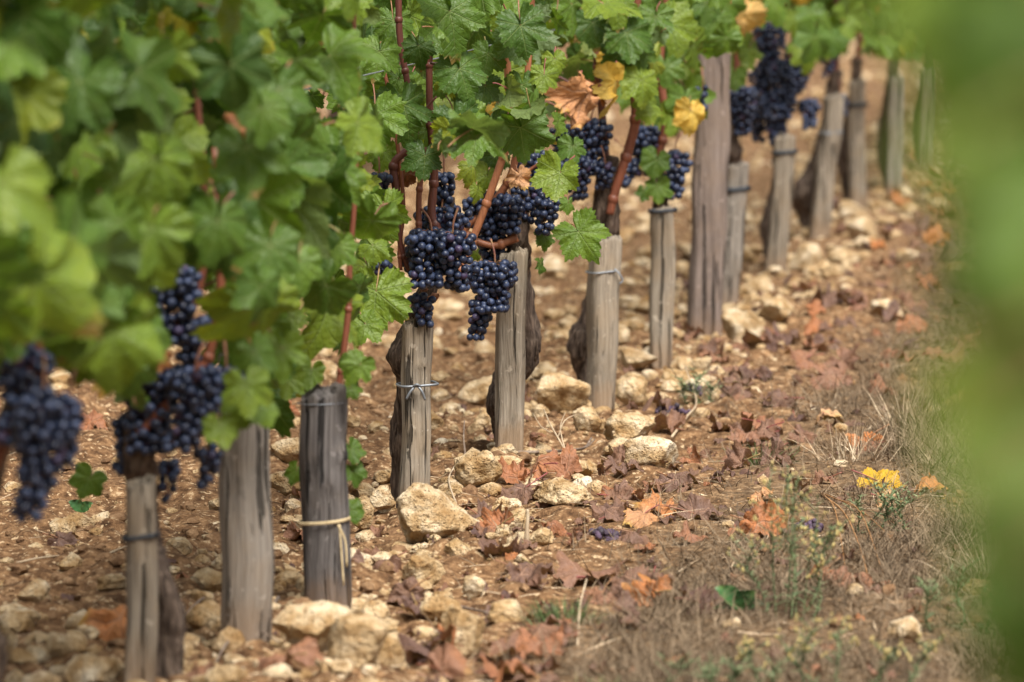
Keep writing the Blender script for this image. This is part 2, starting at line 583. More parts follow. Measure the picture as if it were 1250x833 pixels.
gx = graded(-1.5, 1.7, .0095, -160, 160, 1.16)
gy = graded(6.3, 13.6, .0100, -25, 320, 1.055)
GX, GY = np.meshgrid(gx, gy)
GT, GU = tu(GX, GY)
Z = hgt(GX, GY)
far = np.clip((np.hypot(GX, GY - 10) - 25) / 30, 0, 1)
Z = Z * (1 - far)
nx, ny = len(gx), len(gy)
ii = np.arange(ny - 1)[:, None] * nx + np.arange(nx - 1)[None, :]
mb = MB()
mb.add(np.stack([GX, GY, Z], -1).reshape(-1, 3), [np.stack([ii, ii + 1, ii + nx + 1, ii + nx], -1).reshape(-1, 4)], 0, verge(GU).ravel())
ground = mb.build('ground', M['soil'])
tag(ground, kind='structure')

# ------------------------------------------------------------------ stakes and posts
def post(name, label, cat, base, top, w, d, mat, sunk=.06, rnd_corner=.25, lean_y=0.0, seed=0, chip=.010, yaw=0.0, knots=(), group=None, sides=32, levels=60):
    """a split, weathered post; base/top are pixels of its axis, w and d its width and depth in pixels at its distance"""
    g = gnd(*base); Y = g[1]
    s = Y / FPX
    b3 = np.array([g[0], g[1], float(hgt(g[0], g[1]))])
    t3 = at(top[0], top[1], Y + lean_y)
    ax = t3 - np.array([g[0], g[1], 0.0])
    mb = MB()
    hw, hd = w * s / 2, d * s / 2
    th = np.linspace(0, 2 * math.pi, sides, endpoint=False) + .0001
    e = 1 / (2.0 + 10 * (1 - rnd_corner))
    cx = np.sign(np.cos(th)) * np.abs(np.cos(th)) ** (2 * e * 2) * hw
    cy = np.sign(np.sin(th)) * np.abs(np.sin(th)) ** (2 * e * 2) * hd
    if rnd_corner < .9:          # keep corners of a square section
        p = 6.0
        q = (np.abs(np.cos(th)) ** p + np.abs(np.sin(th)) ** p) ** (-1 / p)
        cx, cy = np.cos(th) * q * hw, np.sin(th) * q * hd
    else:
        cx, cy = np.cos(th) * hw, np.sin(th) * hd
    fr = np.concatenate([np.linspace(-sunk / ax[2], .97, levels - 4), [.985, .994, 1.0, 1.0]])
    V = []
    for li, f in enumerate(fr):
        c = np.array([g[0], g[1], 0.0]) + ax * f
        zz = c[2]
        wob = .005 * np.array([vnoise(np.array([zz * 9.0]), np.array([seed * 3.3]), s=7)[0], vnoise(np.array([zz * 9.0]), np.array([seed * 5.1]), s=8)[0]])
        sc_ = 1.0 + .03 * vnoise(np.array([zz * 6.0]), np.array([seed * 1.7]), s=9)[0]
        n1 = vnoise(cx * 300 + seed, cy * 300, np.full(sides, zz * 5), 10) * .0026 + vnoise(cx * 120 + seed, cy * 120, np.full(sides, zz * 7), 11) * .0034
        for (kz, ka, kr, kh) in knots:
            da = np.angle(np.exp(1j * (th - ka)))
            n1 = n1 + kh * np.exp(-(da * hw / kr) ** 2 - ((zz - b3[2] - kz) / kr) ** 2)
        rr = 1 + n1 / hw
        shr = 1.0 if li < len(fr) - 3 else (.985, .94, .90)[li - len(fr) + 3]
        x = cx * rr * sc_ * shr + wob[0]; y = cy * rr * sc_ * shr + wob[1]
        ca, sa = math.cos(yaw), math.sin(yaw)
        zj = np.zeros(sides)
        if li >= len(fr) - 12:
            zj = chip * (vnoise(cx * 150 + seed, cy * 150, s=12) + .5 * (cx / hw)) * max(0, (li - len(fr) + 13) / 13)
        V.append(np.stack([c[0] + x * ca - y * sa, c[1] + x * sa + y * ca, zz + zj], -1))
    V = np.array(V)
    n = len(fr)
    i = np.arange(n - 1)[:, None] * sides; j = np.arange(sides)[None, :]; j2 = (j + 1) % sides
    q = np.stack([i + j, i + j2, i + sides + j2, i + sides + j], -1).reshape(-1, 4)
    top_c = V[-1].mean(0)
    # inner ring for an uneven sawn top
    inn = top_c + (V[-1] - top_c) * .5
    inn[:, 2] += chip * .5 * R.normal(size=sides)
    verts = np.vstack([V.reshape(-1, 3), inn, top_c])
    a0 = (n - 1) * sides; b0 = n * sides
    jj = np.arange(sides); jj2 = (jj + 1) % sides
    q2 = np.stack([a0 + jj, a0 + jj2, b0 + jj2, b0 + jj], -1)
    t = np.stack([b0 + jj, b0 + jj2, np.full(sides, b0 + sides)], -1)
    mb.add(verts, [np.vstack([q, q2]), t])
    o = mb.build(name, mat, origin=b3)
    for p in o.data.polygons[-2 * sides:]:
        p.use_smooth = False
    tag(o, label, cat, group)
    o['_Y'] = Y
    del o['_Y']
    return o, dict(b=b3, ax=ax, hw=hw, hd=hd, Y=Y, yaw=yaw)


def ring_on(P, zf, name, mat, parent, r, turns=1, tilt=0.0, sq=6.0, ends=None, grow=1.06):
    """a tie wound round a post at fraction zf of its height"""
    mb = MB()
    c = np.array([P['b'][0], P['b'][1], 0]) + P['ax'] * zf
    th = np.linspace(0, 2 * math.pi * turns, int(40 * turns) + 1)
    q = (np.abs(np.cos(th)) ** sq + np.abs(np.sin(th)) ** sq) ** (-1 / sq)
    x = np.cos(th) * q * (P['hw'] * grow + r); y = np.sin(th) * q * (P['hd'] * grow + r)
    ca, sa = math.cos(P['yaw']), math.sin(P['yaw'])
    pts = np.stack([c[0] + x * ca - y * sa, c[1] + x * sa + y * ca, c[2] + tilt * np.cos(th) + np.linspace(0, 1, len(th)) * r * 2.1 * (turns - 1)], -1)
    tube(mb, pts, r, 7)
    for e in (ends or []):
        s = P['Y'] / FPX
        pp = [c + np.array([dx * s, -P['hd'] * grow - r - dy * s, dz * s]) for dx, dy, dz in e]
        tube(mb, spline(pp, 5), r, 7)
    return mb.build(name, mat, parent)


ST = {}
def stake(key, *a, **kw):
    o, P = post(*a, **kw)
    ST[key] = (o, P)
    return o, P


stake('A', 'vine_stake', 'slim pale vine stake with a dark wire band, standing beside the broad grey post', 'stake', (172, 846), (171, 588), 36, 34, M['stake'], seed=1, yaw=.1)
stake('B', 'trellis_post', 'broad pale grey post with dark scars beside the slim banded stake', 'post', (303, 783), (299, 430), 61, 58, M['grey_post'], rnd_corner=.95, seed=2)
stake('C', 'short_post', 'short thick dark grey post with pale twine tied round its middle', 'post', (397, 735), (393, 480), 57, 54, M['dark_post'], rnd_corner=.95, seed=3, chip=.012, knots=((.235, -.55, .014, .008), (.20, -1.2, .02, .004)))
stake('D', 'vine_stake', 'square weathered stake with a knotted grey wire tie, standing behind the largest stone', 'stake', (502, 614), (513, 396), 35, 34, M['stake'], seed=4, yaw=.22, chip=.011, knots=((.255, -1.4, .006, .004),))
stake('E', 'vine_stake', 'grey stake under the long hanging grape bunch, a twisted trunk wrapped behind it', 'stake', (621, 555), (627, 309), 33, 32, M['stake'], seed=5, yaw=-.12)
stake('F', 'vine_stake', 'weathered stake standing below the single broad leaf, with a small pale knot of wire', 'stake', (731, 487), (737, 292), 32, 32, M['stake'], seed=6, yaw=.3)
stake('G', 'vine_stake', 'thin flaky stake under two drooping green leaves, just before the tall mauve-grey post', 'stake', (804, 439), (809, 256), 27, 27, M['stake'], seed=7, yaw=.1)
stake('H', 'trellis_post', 'tall broad mauve-grey post rising into the leaves', 'post', (860, 400), (874, 20), 41, 40, M['mauve_post'], rnd_corner=.5, seed=8)
stake('I', 'vine_stake', 'pale stake with a black band, close behind the tall mauve-grey post', 'stake', (888, 370), (900, 203), 25, 25, M['grey_post'], seed=9, yaw=.2)
stake('J', 'vine_stake', 'slender stake leaning below the large dark mass of grapes', 'stake', (949, 332), (959, 168), 24, 24, M['stake'], seed=10)
stake('K', 'vine_stake', 'stake leaning away from a bulging trunk, second beyond the tall post after the banded one', 'stake', (998, 291), (1019, 118), 22, 22, M['stake'], seed=11, yaw=.3)
stake('L', 'vine_stake', 'upright blurred stake with a dark band near its top, beyond the leaning one', 'stake', (1047, 250), (1046, 100), 20, 20, M['stake'], seed=12)
stake('M', 'vine_stake', 'pale stake seen at the soft edge of the large blurred green leaves', 'stake', (1093, 226), (1096, 95), 19, 19, M['grey_post'], seed=13)
stake('N', 'vine_stake', 'farthest vine stake, half hidden behind the large blurred green leaves', 'stake', (1132, 199), (1136, 84), 17, 17, M['stake'], seed=14)

o, P = ST['A']; ring_on(P, .735, 'wire_tie', M['band'], o, .0021, 2, .003)
o, P = ST['C']; ring_on(P, .385, 'twine', M['twine'], o, .0016, 2, .003, sq=2.0, ends=[[(20, 0, 0), (22, 1, -30), (25, 1, -75)], [(18, 0, 0), (27, 2, -20), (29, 2, -52)]])
ring_on(P, .955, 'wire_loop', M['wire'], o, .0009, 1, .001, sq=2.0, grow=1.03)
o, P = ST['D']; ring_on(P, .665, 'wire_tie', M['wire'], o, .0022, 1, .002, grow=1.22,
                        ends=[[(-2, 1, 0), (-8, 4, -7), (-13, 3, -16)], [(0, 1, 1), (6, 5, -6), (10, 3, -17)], [(-4, 3, 0), (0, 5, 2), (4, 3, 0)]])
o, P = ST['F']; ring_on(P, .80, 'wire_tie', M['wire'], o, .0018, 1, .003, ends=[[(14, 0, 4), (20, 2, -2), (24, 2, -10), (20, 3, -14)]])
o, P = ST['G']; ring_on(P, .985, 'wire_tie', M['band'], o, .0026, 2, .002)
o, P = ST['I']; ring_on(P, .82, 'band', M['band'], o, .004, 2, .002)
o, P = ST['J']; ring_on(P, .88, 'band', M['band'], o, .0035, 2, .002)
o, P = ST['K']; ring_on(P, .74, 'wire_tie', M['wire'], o, .0025, 2, .002)
o, P = ST['L']; ring_on(P, .80, 'band', M['band'], o, .0042, 2, .002)

# ------------------------------------------------------------------ leaf shapes
CTRL = np.array([[0, 1.0], [9, .93], [20, .80], [29, .66], [38, .74], [47, .85], [55, .90], [64, .83], [76, .71], [86, .60], [96, .66], [108, .74], [118, .74], [132, .68], [148, .64], [162, .56], [172, .36], [178, .06]])


def leaf_tpl(na, rings):
    th = np.linspace(-178, 178, na)
    q, t = [], []
    for j in range(na - 1):
        t.append((0, 1 + j, 2 + j))
    for r in range(rings - 1):
        b = 1 + r * na; c = b + na
        for j in range(na - 1):
            q.append((b + j, c + j, c + j + 1, b + j + 1))
    return th, np.array(q).reshape(-1, 4), np.array(t)


TPL = {2: leaf_tpl(133, 5), 1: leaf_tpl(73, 3), 0: leaf_tpl(45, 2)}
RINGS = {2: 5, 1: 3, 0: 2}


def leaf_shape(rng, lod, curl=1.0, dry=0.0):
    th, q, t = TPL[lod]
    rings = RINGS[lod]
    c = CTRL.copy()
    c[:, 1] *= 1 + rng.normal(0, .035, len(c))
    depth = rng.uniform(.84, 1.26)                       # deep or shallow sinuses
    for i in (3, 9):
        c[i, 1] = min(c[i, 1] * depth, .80)
    r = np.interp(np.abs(th), c[:, 0], c[:, 1])
    asym = 1 + .07 * rng.normal() * np.sign(th) * np.minimum(1, np.abs(th) / 40)
    r = r * asym
    if lod:
        ph = rng.uniform(0, 6.28)
        nt = 30 + rng.integers(0, 6)
        saw = np.abs(((th + 180) / 360 * nt + ph) % 1.0 - .5) * 2
        saw2 = np.abs(((th + 180) / 360 * nt * .5 + ph * 1.7) % 1.0 - .5) * 2
        r = r * (1 - .15 * saw * (.6 + .4 * saw2))
    f = np.concatenate([[0], np.repeat((np.arange(1, rings + 1) / rings) ** .9, len(th))])
    T = np.concatenate([[0], np.tile(np.radians(th), rings)])
    rr = np.concatenate([[0], np.tile(r, rings)])
    # soften outline towards the centre
    rs = np.concatenate([[0], np.tile(np.interp(np.abs(th), [0, 60, 120, 165, 178], [.75, .7, .62, .5, .06]), rings)])
    rad = f * (rr * f + rs * (1 - f))
    x, y = rad * np.sin(T), -rad * np.cos(T)
    lp = np.stack([x, y, np.zeros_like(x)], -1) * .62
    k = 1 / 1.55
    x, y = x * k, y * k
    a1 = curl * rng.normal(.5, .5); a2 = curl * rng.normal(.5, .45)
    z = -a1 * x * x * 1.2 - a2 * np.where(y < 0, y * y, .5 * y * y)
    fold = curl * rng.uniform(.0, .42)
    z += fold * np.abs(x) * .8
    w1, w2 = rng.uniform(0, 6.28, 2)
    z += curl * .07 * f ** 2 * np.sin(3 * T + w1) + curl * .045 * f ** 2 * np.sin(5 * T + w2)
    z += .030 * f ** 2.5 * np.cos(T * rng.integers(9, 14))
    z += curl * (.022 * vnoise(x * 9 + w1 * 9, y * 9, s=27) + .03 * vnoise(x * 4 + w2 * 9, y * 4, s=28)) * np.minimum(1, f * 2)
    if dry:
        nx_, ny_ = x * 5 + rng.uniform(0, 50), y * 5 + rng.uniform(0, 50)
        z += dry * (.17 * vnoise(nx_, ny_, s=21) + .08 * vnoise(nx_ * 2.6, ny_ * 2.6, s=22) + .02 * vnoise(nx_ * 6, ny_ * 6, s=24))
        x = x * (1 - .13 * dry * f) + dry * .05 * vnoise(nx_ * 1.4, ny_ * 1.4, s=23)
        y = y * (1 - .10 * dry * f) + dry * .05 * vnoise(nx_ * 1.4, ny_ * 1.4, s=25)
        z += dry * .55 * (rad * .645) ** 2 * rng.uniform(.1, 1.2) * np.maximum(0, np.cos(T - rng.uniform(0, 6.28)))
    return np.stack([x, y, z], -1), q, t, lp


def add_leaf(mb, rng, P, T, Nn, size, rnd, lod, curl=1.0, dry=0.0, pet=None, mat=0, petmat=1):
    v, q, t, lp = leaf_shape(rng, lod, curl, dry)
    Y = -nrm(T)
    Z = np.asarray(Nn, float) - Y * np.dot(Nn, Y)
    Z = nrm(Z)
    X = np.cross(Y, Z)
    w = v * size
    W = P + w[:, :1] * X + w[:, 1:2] * Y + w[:, 2:] * Z
    mb.add(W, [q, t], mat, rnd, lp)
    if pet is not None:
        p1 = P + pet
        mid = (P + p1) / 2 + Z * size * -.06 + np.array([0, 0, .12 * np.linalg.norm(pet)])
        pts = spline([P, mid, p1], 3)
        tube(mb, pts, np.linspace(.0011, .0017, len(pts)) * max(.7, size / .12), 4, mat=petmat, rnd=float(rng.uniform(0, .8)))


UPI = np.array([0, SP, CP]); RTI = np.array([1.0, 0, 0]); FWD = np.array([0, CP, -SP])

# ------------------------------------------------------------------ vines
VL = {  # key: (base px, label)
    'X': ((-260, 1130), 'grapevine beside the broad blurred leaves at the near end of the row'),
    'Z': ((-14, 960), 'near grapevine with a large purple grape bunch hanging at the picture edge'),
    'A': ((185, 838), 'grapevine with dark bunches above the slim stake banded in dark wire'),
    'C': ((404, 730), 'young vine shoot with thin red cane beside the short twine-tied post'),
    'D': ((486, 612), 'grapevine with the big sharp cluster of grapes above the wire-tied stake'),
    'E': ((616, 552), 'grapevine with long orange canes and a bunch hanging low before its grey stake'),
    'F': ((718, 484), 'grapevine with a hanging dried brown leaf and a yellow leaf among its grapes'),
    'G': ((800, 436), 'grapevine with a yellow blotched leaf beside the tall mauve-grey post'),
    'I': ((893, 366), 'grapevine behind the tall mauve-grey post, with a peach coloured leaf'),
    'J': ((942, 328), 'grapevine carrying the large dark mass of blurred grapes'),
    'K': ((990, 290), 'grapevine with a bulging trunk leaning from its stake'),
    'L': ((1038, 250), 'blurred grapevine on the upright stake with a dark band'),
    'M': ((1086, 226), 'far grapevine at the soft edge of the large blurred green leaves'),
    'N': ((1126, 199), 'grapevine on the farthest stake, partly hidden by blurred leaves'),
}
VINE = {}
for key, (bp, lab) in VL.items():
    g = gnd(*bp)
    t, u = tu(g[0], g[1])
    v = thing('grapevine', lab, 'grapevine', (g[0], g[1], float(hgt(g[0], g[1]))), 'grapevines of the row')
    VINE[key] = dict(o=v, Y=g[1], t=float(t), fol=MB(), cane=MB())
KEYS = list(VINE)
TS = np.array([VINE[k]['t'] for k in KEYS])


def nearest(t):
    return KEYS[int(np.argmin(np.abs(TS - t)))]


def pxtube(mb, pts, Y, rough=0.0, sides=10, n=5, rnd=.5, seed=0, ridge=0.0, freq=60):
    """points (px, py, radius px, distance offset)"""
    L = []
    for q in pts:
        dy = q[3] if len(q) > 3 else 0
        p = at(q[0], q[1], Y + dy)
        L.append([*p, q[2] * (Y + dy) / FPX])
    s = spline(L, n)
    tube(mb, s[:, :3], s[:, 3], sides, rough, 0, rnd, seed, freq, ridge)


TRUNKS = {
    'Z': [(-34, 980, 20), (-26, 860, 20), (-14, 795, 23), (-30, 740, 17), (-26, 640, 15), (0, 540, 14), (20, 480, 11)],
    'A': [(205, 870, 19), (209, 790, 18), (208, 750, 18), (196, 705, 13), (186, 660, 12, .05), (176, 610, 14, .05), (168, 565, 19), (166, 530, 17), (172, 480, 12)],
    'D': [(486, 622, 9, .06), (487, 575, 8, .06), (485, 540, 10, .06), (490, 500, 8, .05), (493, 465, 10, .045), (490, 436, 15, .03), (499, 405, 11, .05), (516, 370, 12, .03), (528, 330, 11, .03), (540, 290, 10, .03), (548, 240, 7, .03)],
    'E': [(616, 570, 9, .07), (610, 520, 9, .06), (606, 490, 11, .05), (616, 465, 12, .07), (640, 450, 12, .07), (648, 420, 11, .055), (643, 380, 10, .06), (634, 330, 12, .05), (631, 295, 14, 0), (632, 262, 13), (640, 225, 10)],
    'F': [(716, 492, 8, .06), (711, 455, 8, .06), (707, 420, 13, .05), (716, 390, 9, .06), (727, 350, 9, .06), (735, 300, 13, .02), (737, 265, 15), (739, 225, 13), (744, 190, 10)],
    'G': [(806, 445, 7, .07), (808, 350, 7, .07), (806, 265, 9, .02), (806, 235, 10), (798, 205, 8)],
    'I': [(893, 376, 7, .07), (894, 300, 7, .07), (893, 215, 9, .03), (891, 185, 13), (887, 150, 13), (893, 120, 9)],
    'J': [(946, 336, 7, .06), (941, 300, 9, .06), (939, 270, 9, .06), (947, 235, 7, .07), (951, 190, 8, .05), (950, 160, 9), (952, 125, 8)],
    'K': [(992, 296, 8, .05), (984, 262, 9, .06), (981, 236, 13, .04), (992, 210, 9, .06), (1006, 165, 8, .07), (1016, 115, 9, .02), (1020, 85, 8)],
    'L': [(1043, 255, 7, .06), (1035, 220, 8, .06), (1030, 185, 9, .06), (1036, 150, 7, .07), (1044, 100, 7, .02), (1046, 70, 6)],
    'M': [(1088, 230, 7, .06), (1081, 195, 8, .06), (1080, 160, 8, .06), (1090, 95, 7, .02), (1095, 60, 6)],
    'N': [(1129, 203, 6, .06), (1124, 170, 7, .06), (1126, 140, 7, .06), (1136, 84, 6, .02), (1138, 60, 5)],
}
for key, pts in TRUNKS.items():
    v = VINE[key]
    mb = MB()
    pxtube(mb, pts, v['Y'], rough=.26, sides=18, n=10, seed=hash(key) % 97 if False else ord(key), ridge=.13, freq=110)
    # loose strips of bark
    L = np.array([[*at(q[0], q[1], v['Y'] + (q[3] if len(q) > 3 else 0)), q[2] * v['Y'] / FPX] for q in pts])
    S = spline(L, 10)
    for b in range(7):
        i0 = R.integers(3, len(S) - 14); i1 = i0 + R.integers(6, 12)
        a = R.uniform(-2.6, .3)
        off = np.array([math.cos(a), math.sin(a), 0])
        seg = S[i0:i1, :3] + off * S[i0:i1, 3:] * np.linspace(1.02, 1.18, i1 - i0)[:, None]
        tube(mb, seg, np.linspace(.0022, .0012, len(seg)), 5, .3, seed=b)
    mb.build('trunk', M['bark'], v['o'])

CANES = {
    'Z': [([(20, 500, 6), (42, 440, 7), (60, 390, 6), (85, 300, 5)], -.05, .6), ([(-8, 570, 8), (20, 505, 8), (45, 440, 7), (52, 380, 6), (60, 250, 5)], -.1, .45)],
    'A': [([(170, 530, 7), (205, 492, 7), (240, 455, 7), (256, 430, 6), (270, 330, 5), (262, 180, 4)], -.04, .5), ([(172, 490, 7), (195, 430, 7), (240, 360, 6), (250, 250, 5), (235, 60, 4)], -.02, .35),
          ([(168, 500, 6), (140, 430, 6), (90, 370, 5), (70, 250, 5), (80, 60, 4)], .0, .3), ([(310, 197, 3.5), (311, 175, 3.5), (296, 150, 3.5)], -.15, .9)],
    'C': [([(408, 560, 3), (411, 490, 4), (418, 440, 4), (426, 370, 4), (427, 320, 3.6), (433, 240, 3.3), (436, 150, 3), (432, 40, 3), (436, -40, 2.6)], .05, .42), ([(426, 372, 1.6), (412, 366, 1.5), (398, 355, 1.3)], .05, .2)],
    'D': [([(540, 292, 6), (527, 262, 5.5), (530, 210, 5), (525, 145, 4.6), (524, 80, 4.2), (528, 20, 4), (524, -60, 3.6)], -.02, .16),
          ([(500, 330, 4), (489, 300, 3.5), (484, 235, 5), (481, 200, 5), (502, 178, 4.8), (506, 146, 5.2), (497, 100, 4), (488, 45, 4.2), (486, -10, 4)], -.03, .12),
          ([(512, 300, 3.4), (511, 258, 3.6), (513, 222, 3.6), (520, 180, 3.2)], -.05, .35),
          ([(489, 330, 2.6), (488, 300, 2.6), (492, 240, 2.6), (478, 130, 2.4), (462, 60, 2.4)], -.03, .5),
          ([(506, 148, 2), (515, 138, 1.8), (533, 118, 1.4)], -.05, .2), ([(510, 147, 1.8), (530, 145, 1.6), (546, 144, 1.3)], -.06, .1), ([(525, 77, 1.8), (540, 79, 1.6), (556, 83, 1.4)], -.06, .0)],
    'E': [([(556, 342, 4), (566, 321, 4.8), (580, 285, 4.8), (596, 243, 4.8), (614, 192, 4.6), (627, 158, 4.4), (622, 120, 4.4), (618, 60, 4.6), (618, 10, 4.4), (622, -60, 4)], -.07, 1.0),
          ([(632, 290, 6), (600, 300, 4), (567, 283, 4.8), (594, 256, 4.6), (619, 224, 4.8), (630, 190, 4.6), (636, 150, 4.4), (644, 90, 4), (650, -20, 4)], -.04, .78),
          ([(619, 224, 2.4), (640, 212, 2.2), (660, 198, 1.8), (668, 190, 1.5)], -.06, .55), ([(660, 192, 1.4), (672, 200, 1.4), (684, 208, 1.2)], -.08, .1)],
    'F': [([(744, 262, 5), (752, 230, 5.6), (768, 180, 6), (776, 140, 6), (772, 80, 5), (780, -20, 4.5)], -.05, .45), ([(740, 200, 5), (735, 140, 5), (728, 60, 4.4), (735, -40, 4)], .0, .2),
          ([(704, 109, 1.6), (690, 98, 1.6), (676, 92, 1.4)], -.12, .05), ([(702, 148, 1.2), (680, 130, 1.2), (655, 120, 1.1)], -.14, .5)],
    'G': [([(800, 205, 5), (812, 150, 5), (806, 80, 4.4), (815, -20, 4)], 0, .4)],
    'I': [([(891, 130, 5), (900, 80, 4.6), (892, 10, 4.4), (895, -40, 4)], 0, .3)],
    'J': [([(952, 130, 5), (970, 60, 4.4), (985, 0, 4), (990, -50, 4)], 0, .15), ([(950, 130, 5), (935, 60, 4), (930, -20, 4)], 0, .25)],
    'K': [([(1019, 90, 5), (1022, 40, 4.4), (1020, -30, 4)], 0, .2)],
    'L': [([(1046, 75, 4), (1052, 30, 4), (1050, -30, 4)], 0, .3)],
    'M': [([(1095, 62, 4), (1100, 20, 3.6), (1100, -40, 3.5)], 0, .3)],
    'N': [([(1138, 60, 4), (1140, 20, 3.6), (1145, -40, 3.5)], 0, .3)],
}
for key, lst in CANES.items():
    v = VINE[key]
    for ci, (pts, dy, rnd) in enumerate(lst):
        mb = MB()
        pxtube(mb, [(p[0], p[1], p[2], dy) for p in pts], v['Y'], rough=.07, sides=9, n=8, rnd=rnd, seed=ci + 3, freq=200)
        # swollen nodes along the cane
        L = np.array([[*at(p[0], p[1], v['Y'] + dy), p[2] * v['Y'] / FPX] for p in pts])
        S = spline(L, 8)
        if pts[0][2] > 2.5:
            for i in range(5, len(S) - 2, 9):
                c = S[i]
                iv, it = ico(2)
                mb.add(c[:3] + iv * c[3] * np.array([1.28, 1.28, 1.5]), [it], 0, rnd)
        mb.build('cane', M['cane'], v['o'])

# lower edge of the leaf wall along the row, as (px, py) where it is seen
EDGE = np.array([[-900, 560], [-200, 520], [0, 470], [50, 440], [110, 470], [140, 525], [172, 515], [192, 400], [230, 350], [262, 380], [275, 490], [300, 545], [335, 520], [345, 420],
                 [372, 385], [400, 430], [440, 450], [452, 340], [462, 215], [500, 222], [560, 212], [640, 196], [690, 150], [745, 130], [770, 150], [800, 180], [850, 160], [868, 95], [905, 100],
                 [925, 35], [960, 45], [985, 95], [1010, 85], [1040, 55], [1080, 78], [1110, 80], [1180, 60], [1300, 20], [1800, -80]], float)
HOLES = [(212, 385, 42, 50), (240, 500, 58, 56), (402, 148, 14, 18), (362, 420, 12, 30), (464, 222, 22, 22), (420, 330, 10, 20), (950, 110, 40, 75)]


def clear(px, py, s, size):
    low = py + .62 * size * s
    if low > np.interp(px, EDGE[:, 0], EDGE[:, 1]) + .10 * size * s:
        return False
    for (hx, hy, rx, ry) in HOLES:
        if ((px - hx) / (rx + .25 * size * s)) ** 2 + ((py + .2 * size * s - hy) / (ry + .3 * size * s)) ** 2 < 1:
            return False
    return True


rng = np.random.default_rng(5)
count = 0
T0, T1 = -5.4, 17.0
NC = int((T1 - T0) * 168)
for ci in range(NC + 900):
    t = rng.uniform(T0, T1) if ci < NC else rng.uniform(-4.2, .6)
    u = rng.normal(0, .13)
    if abs(u) > .27:
        continue
    z = rng.uniform(.30, 1.12) if ci < NC else rng.uniform(.28, .70)
    p2 = row(t, u)
    P = np.array([p2[0], p2[1], z])
    px, py, dep = proj(P)
    s = FPX / dep
    if dep < 3.5:
        continue
    size = float(np.clip(rng.normal(.112, .029), .05, .17))
    if dep > 8.7: size *= .84
    if 430 < px < 860 and dep > 8.6 and u > -.03 and rng.random() < .8:   # the open, thinned side of these vines
        continue
    if px < -500 or py < -420:
        continue
    if not clear(px, py, s, size):
        continue
    out = np.array([RN[0], RN[1], 0]) * (np.sign(u) if abs(u) > .04 else 0) * .45
    Nn = nrm(np.array([.08, -.70, .50]) + out + rng.normal(0, .58, 3))
    T = nrm(np.array([0, 0, -1.0]) + rng.normal(0, .5, 3) + .15 * out)
    inview = -80 < px < 1330 and -80 < py
    lod = 2 if (8.3 < dep < 11.6 and inview) else (1 if dep < 14 and inview else 0)
    rnd = float(np.clip(rng.beta(1.7, 2.1) * .88, 0, .8))
    if rng.random() < .02:
        rnd = .9
    pet = nrm(-T * .6 - Nn * .8 + rng.normal(0, .3, 3)) * size * rng.uniform(.35, .6)
    add_leaf(VINE[nearest(t)]['fol'], rng, P, T, Nn, size, rnd, lod, 1.0, 0, pet)
    count += 1
print('fill leaves', count)

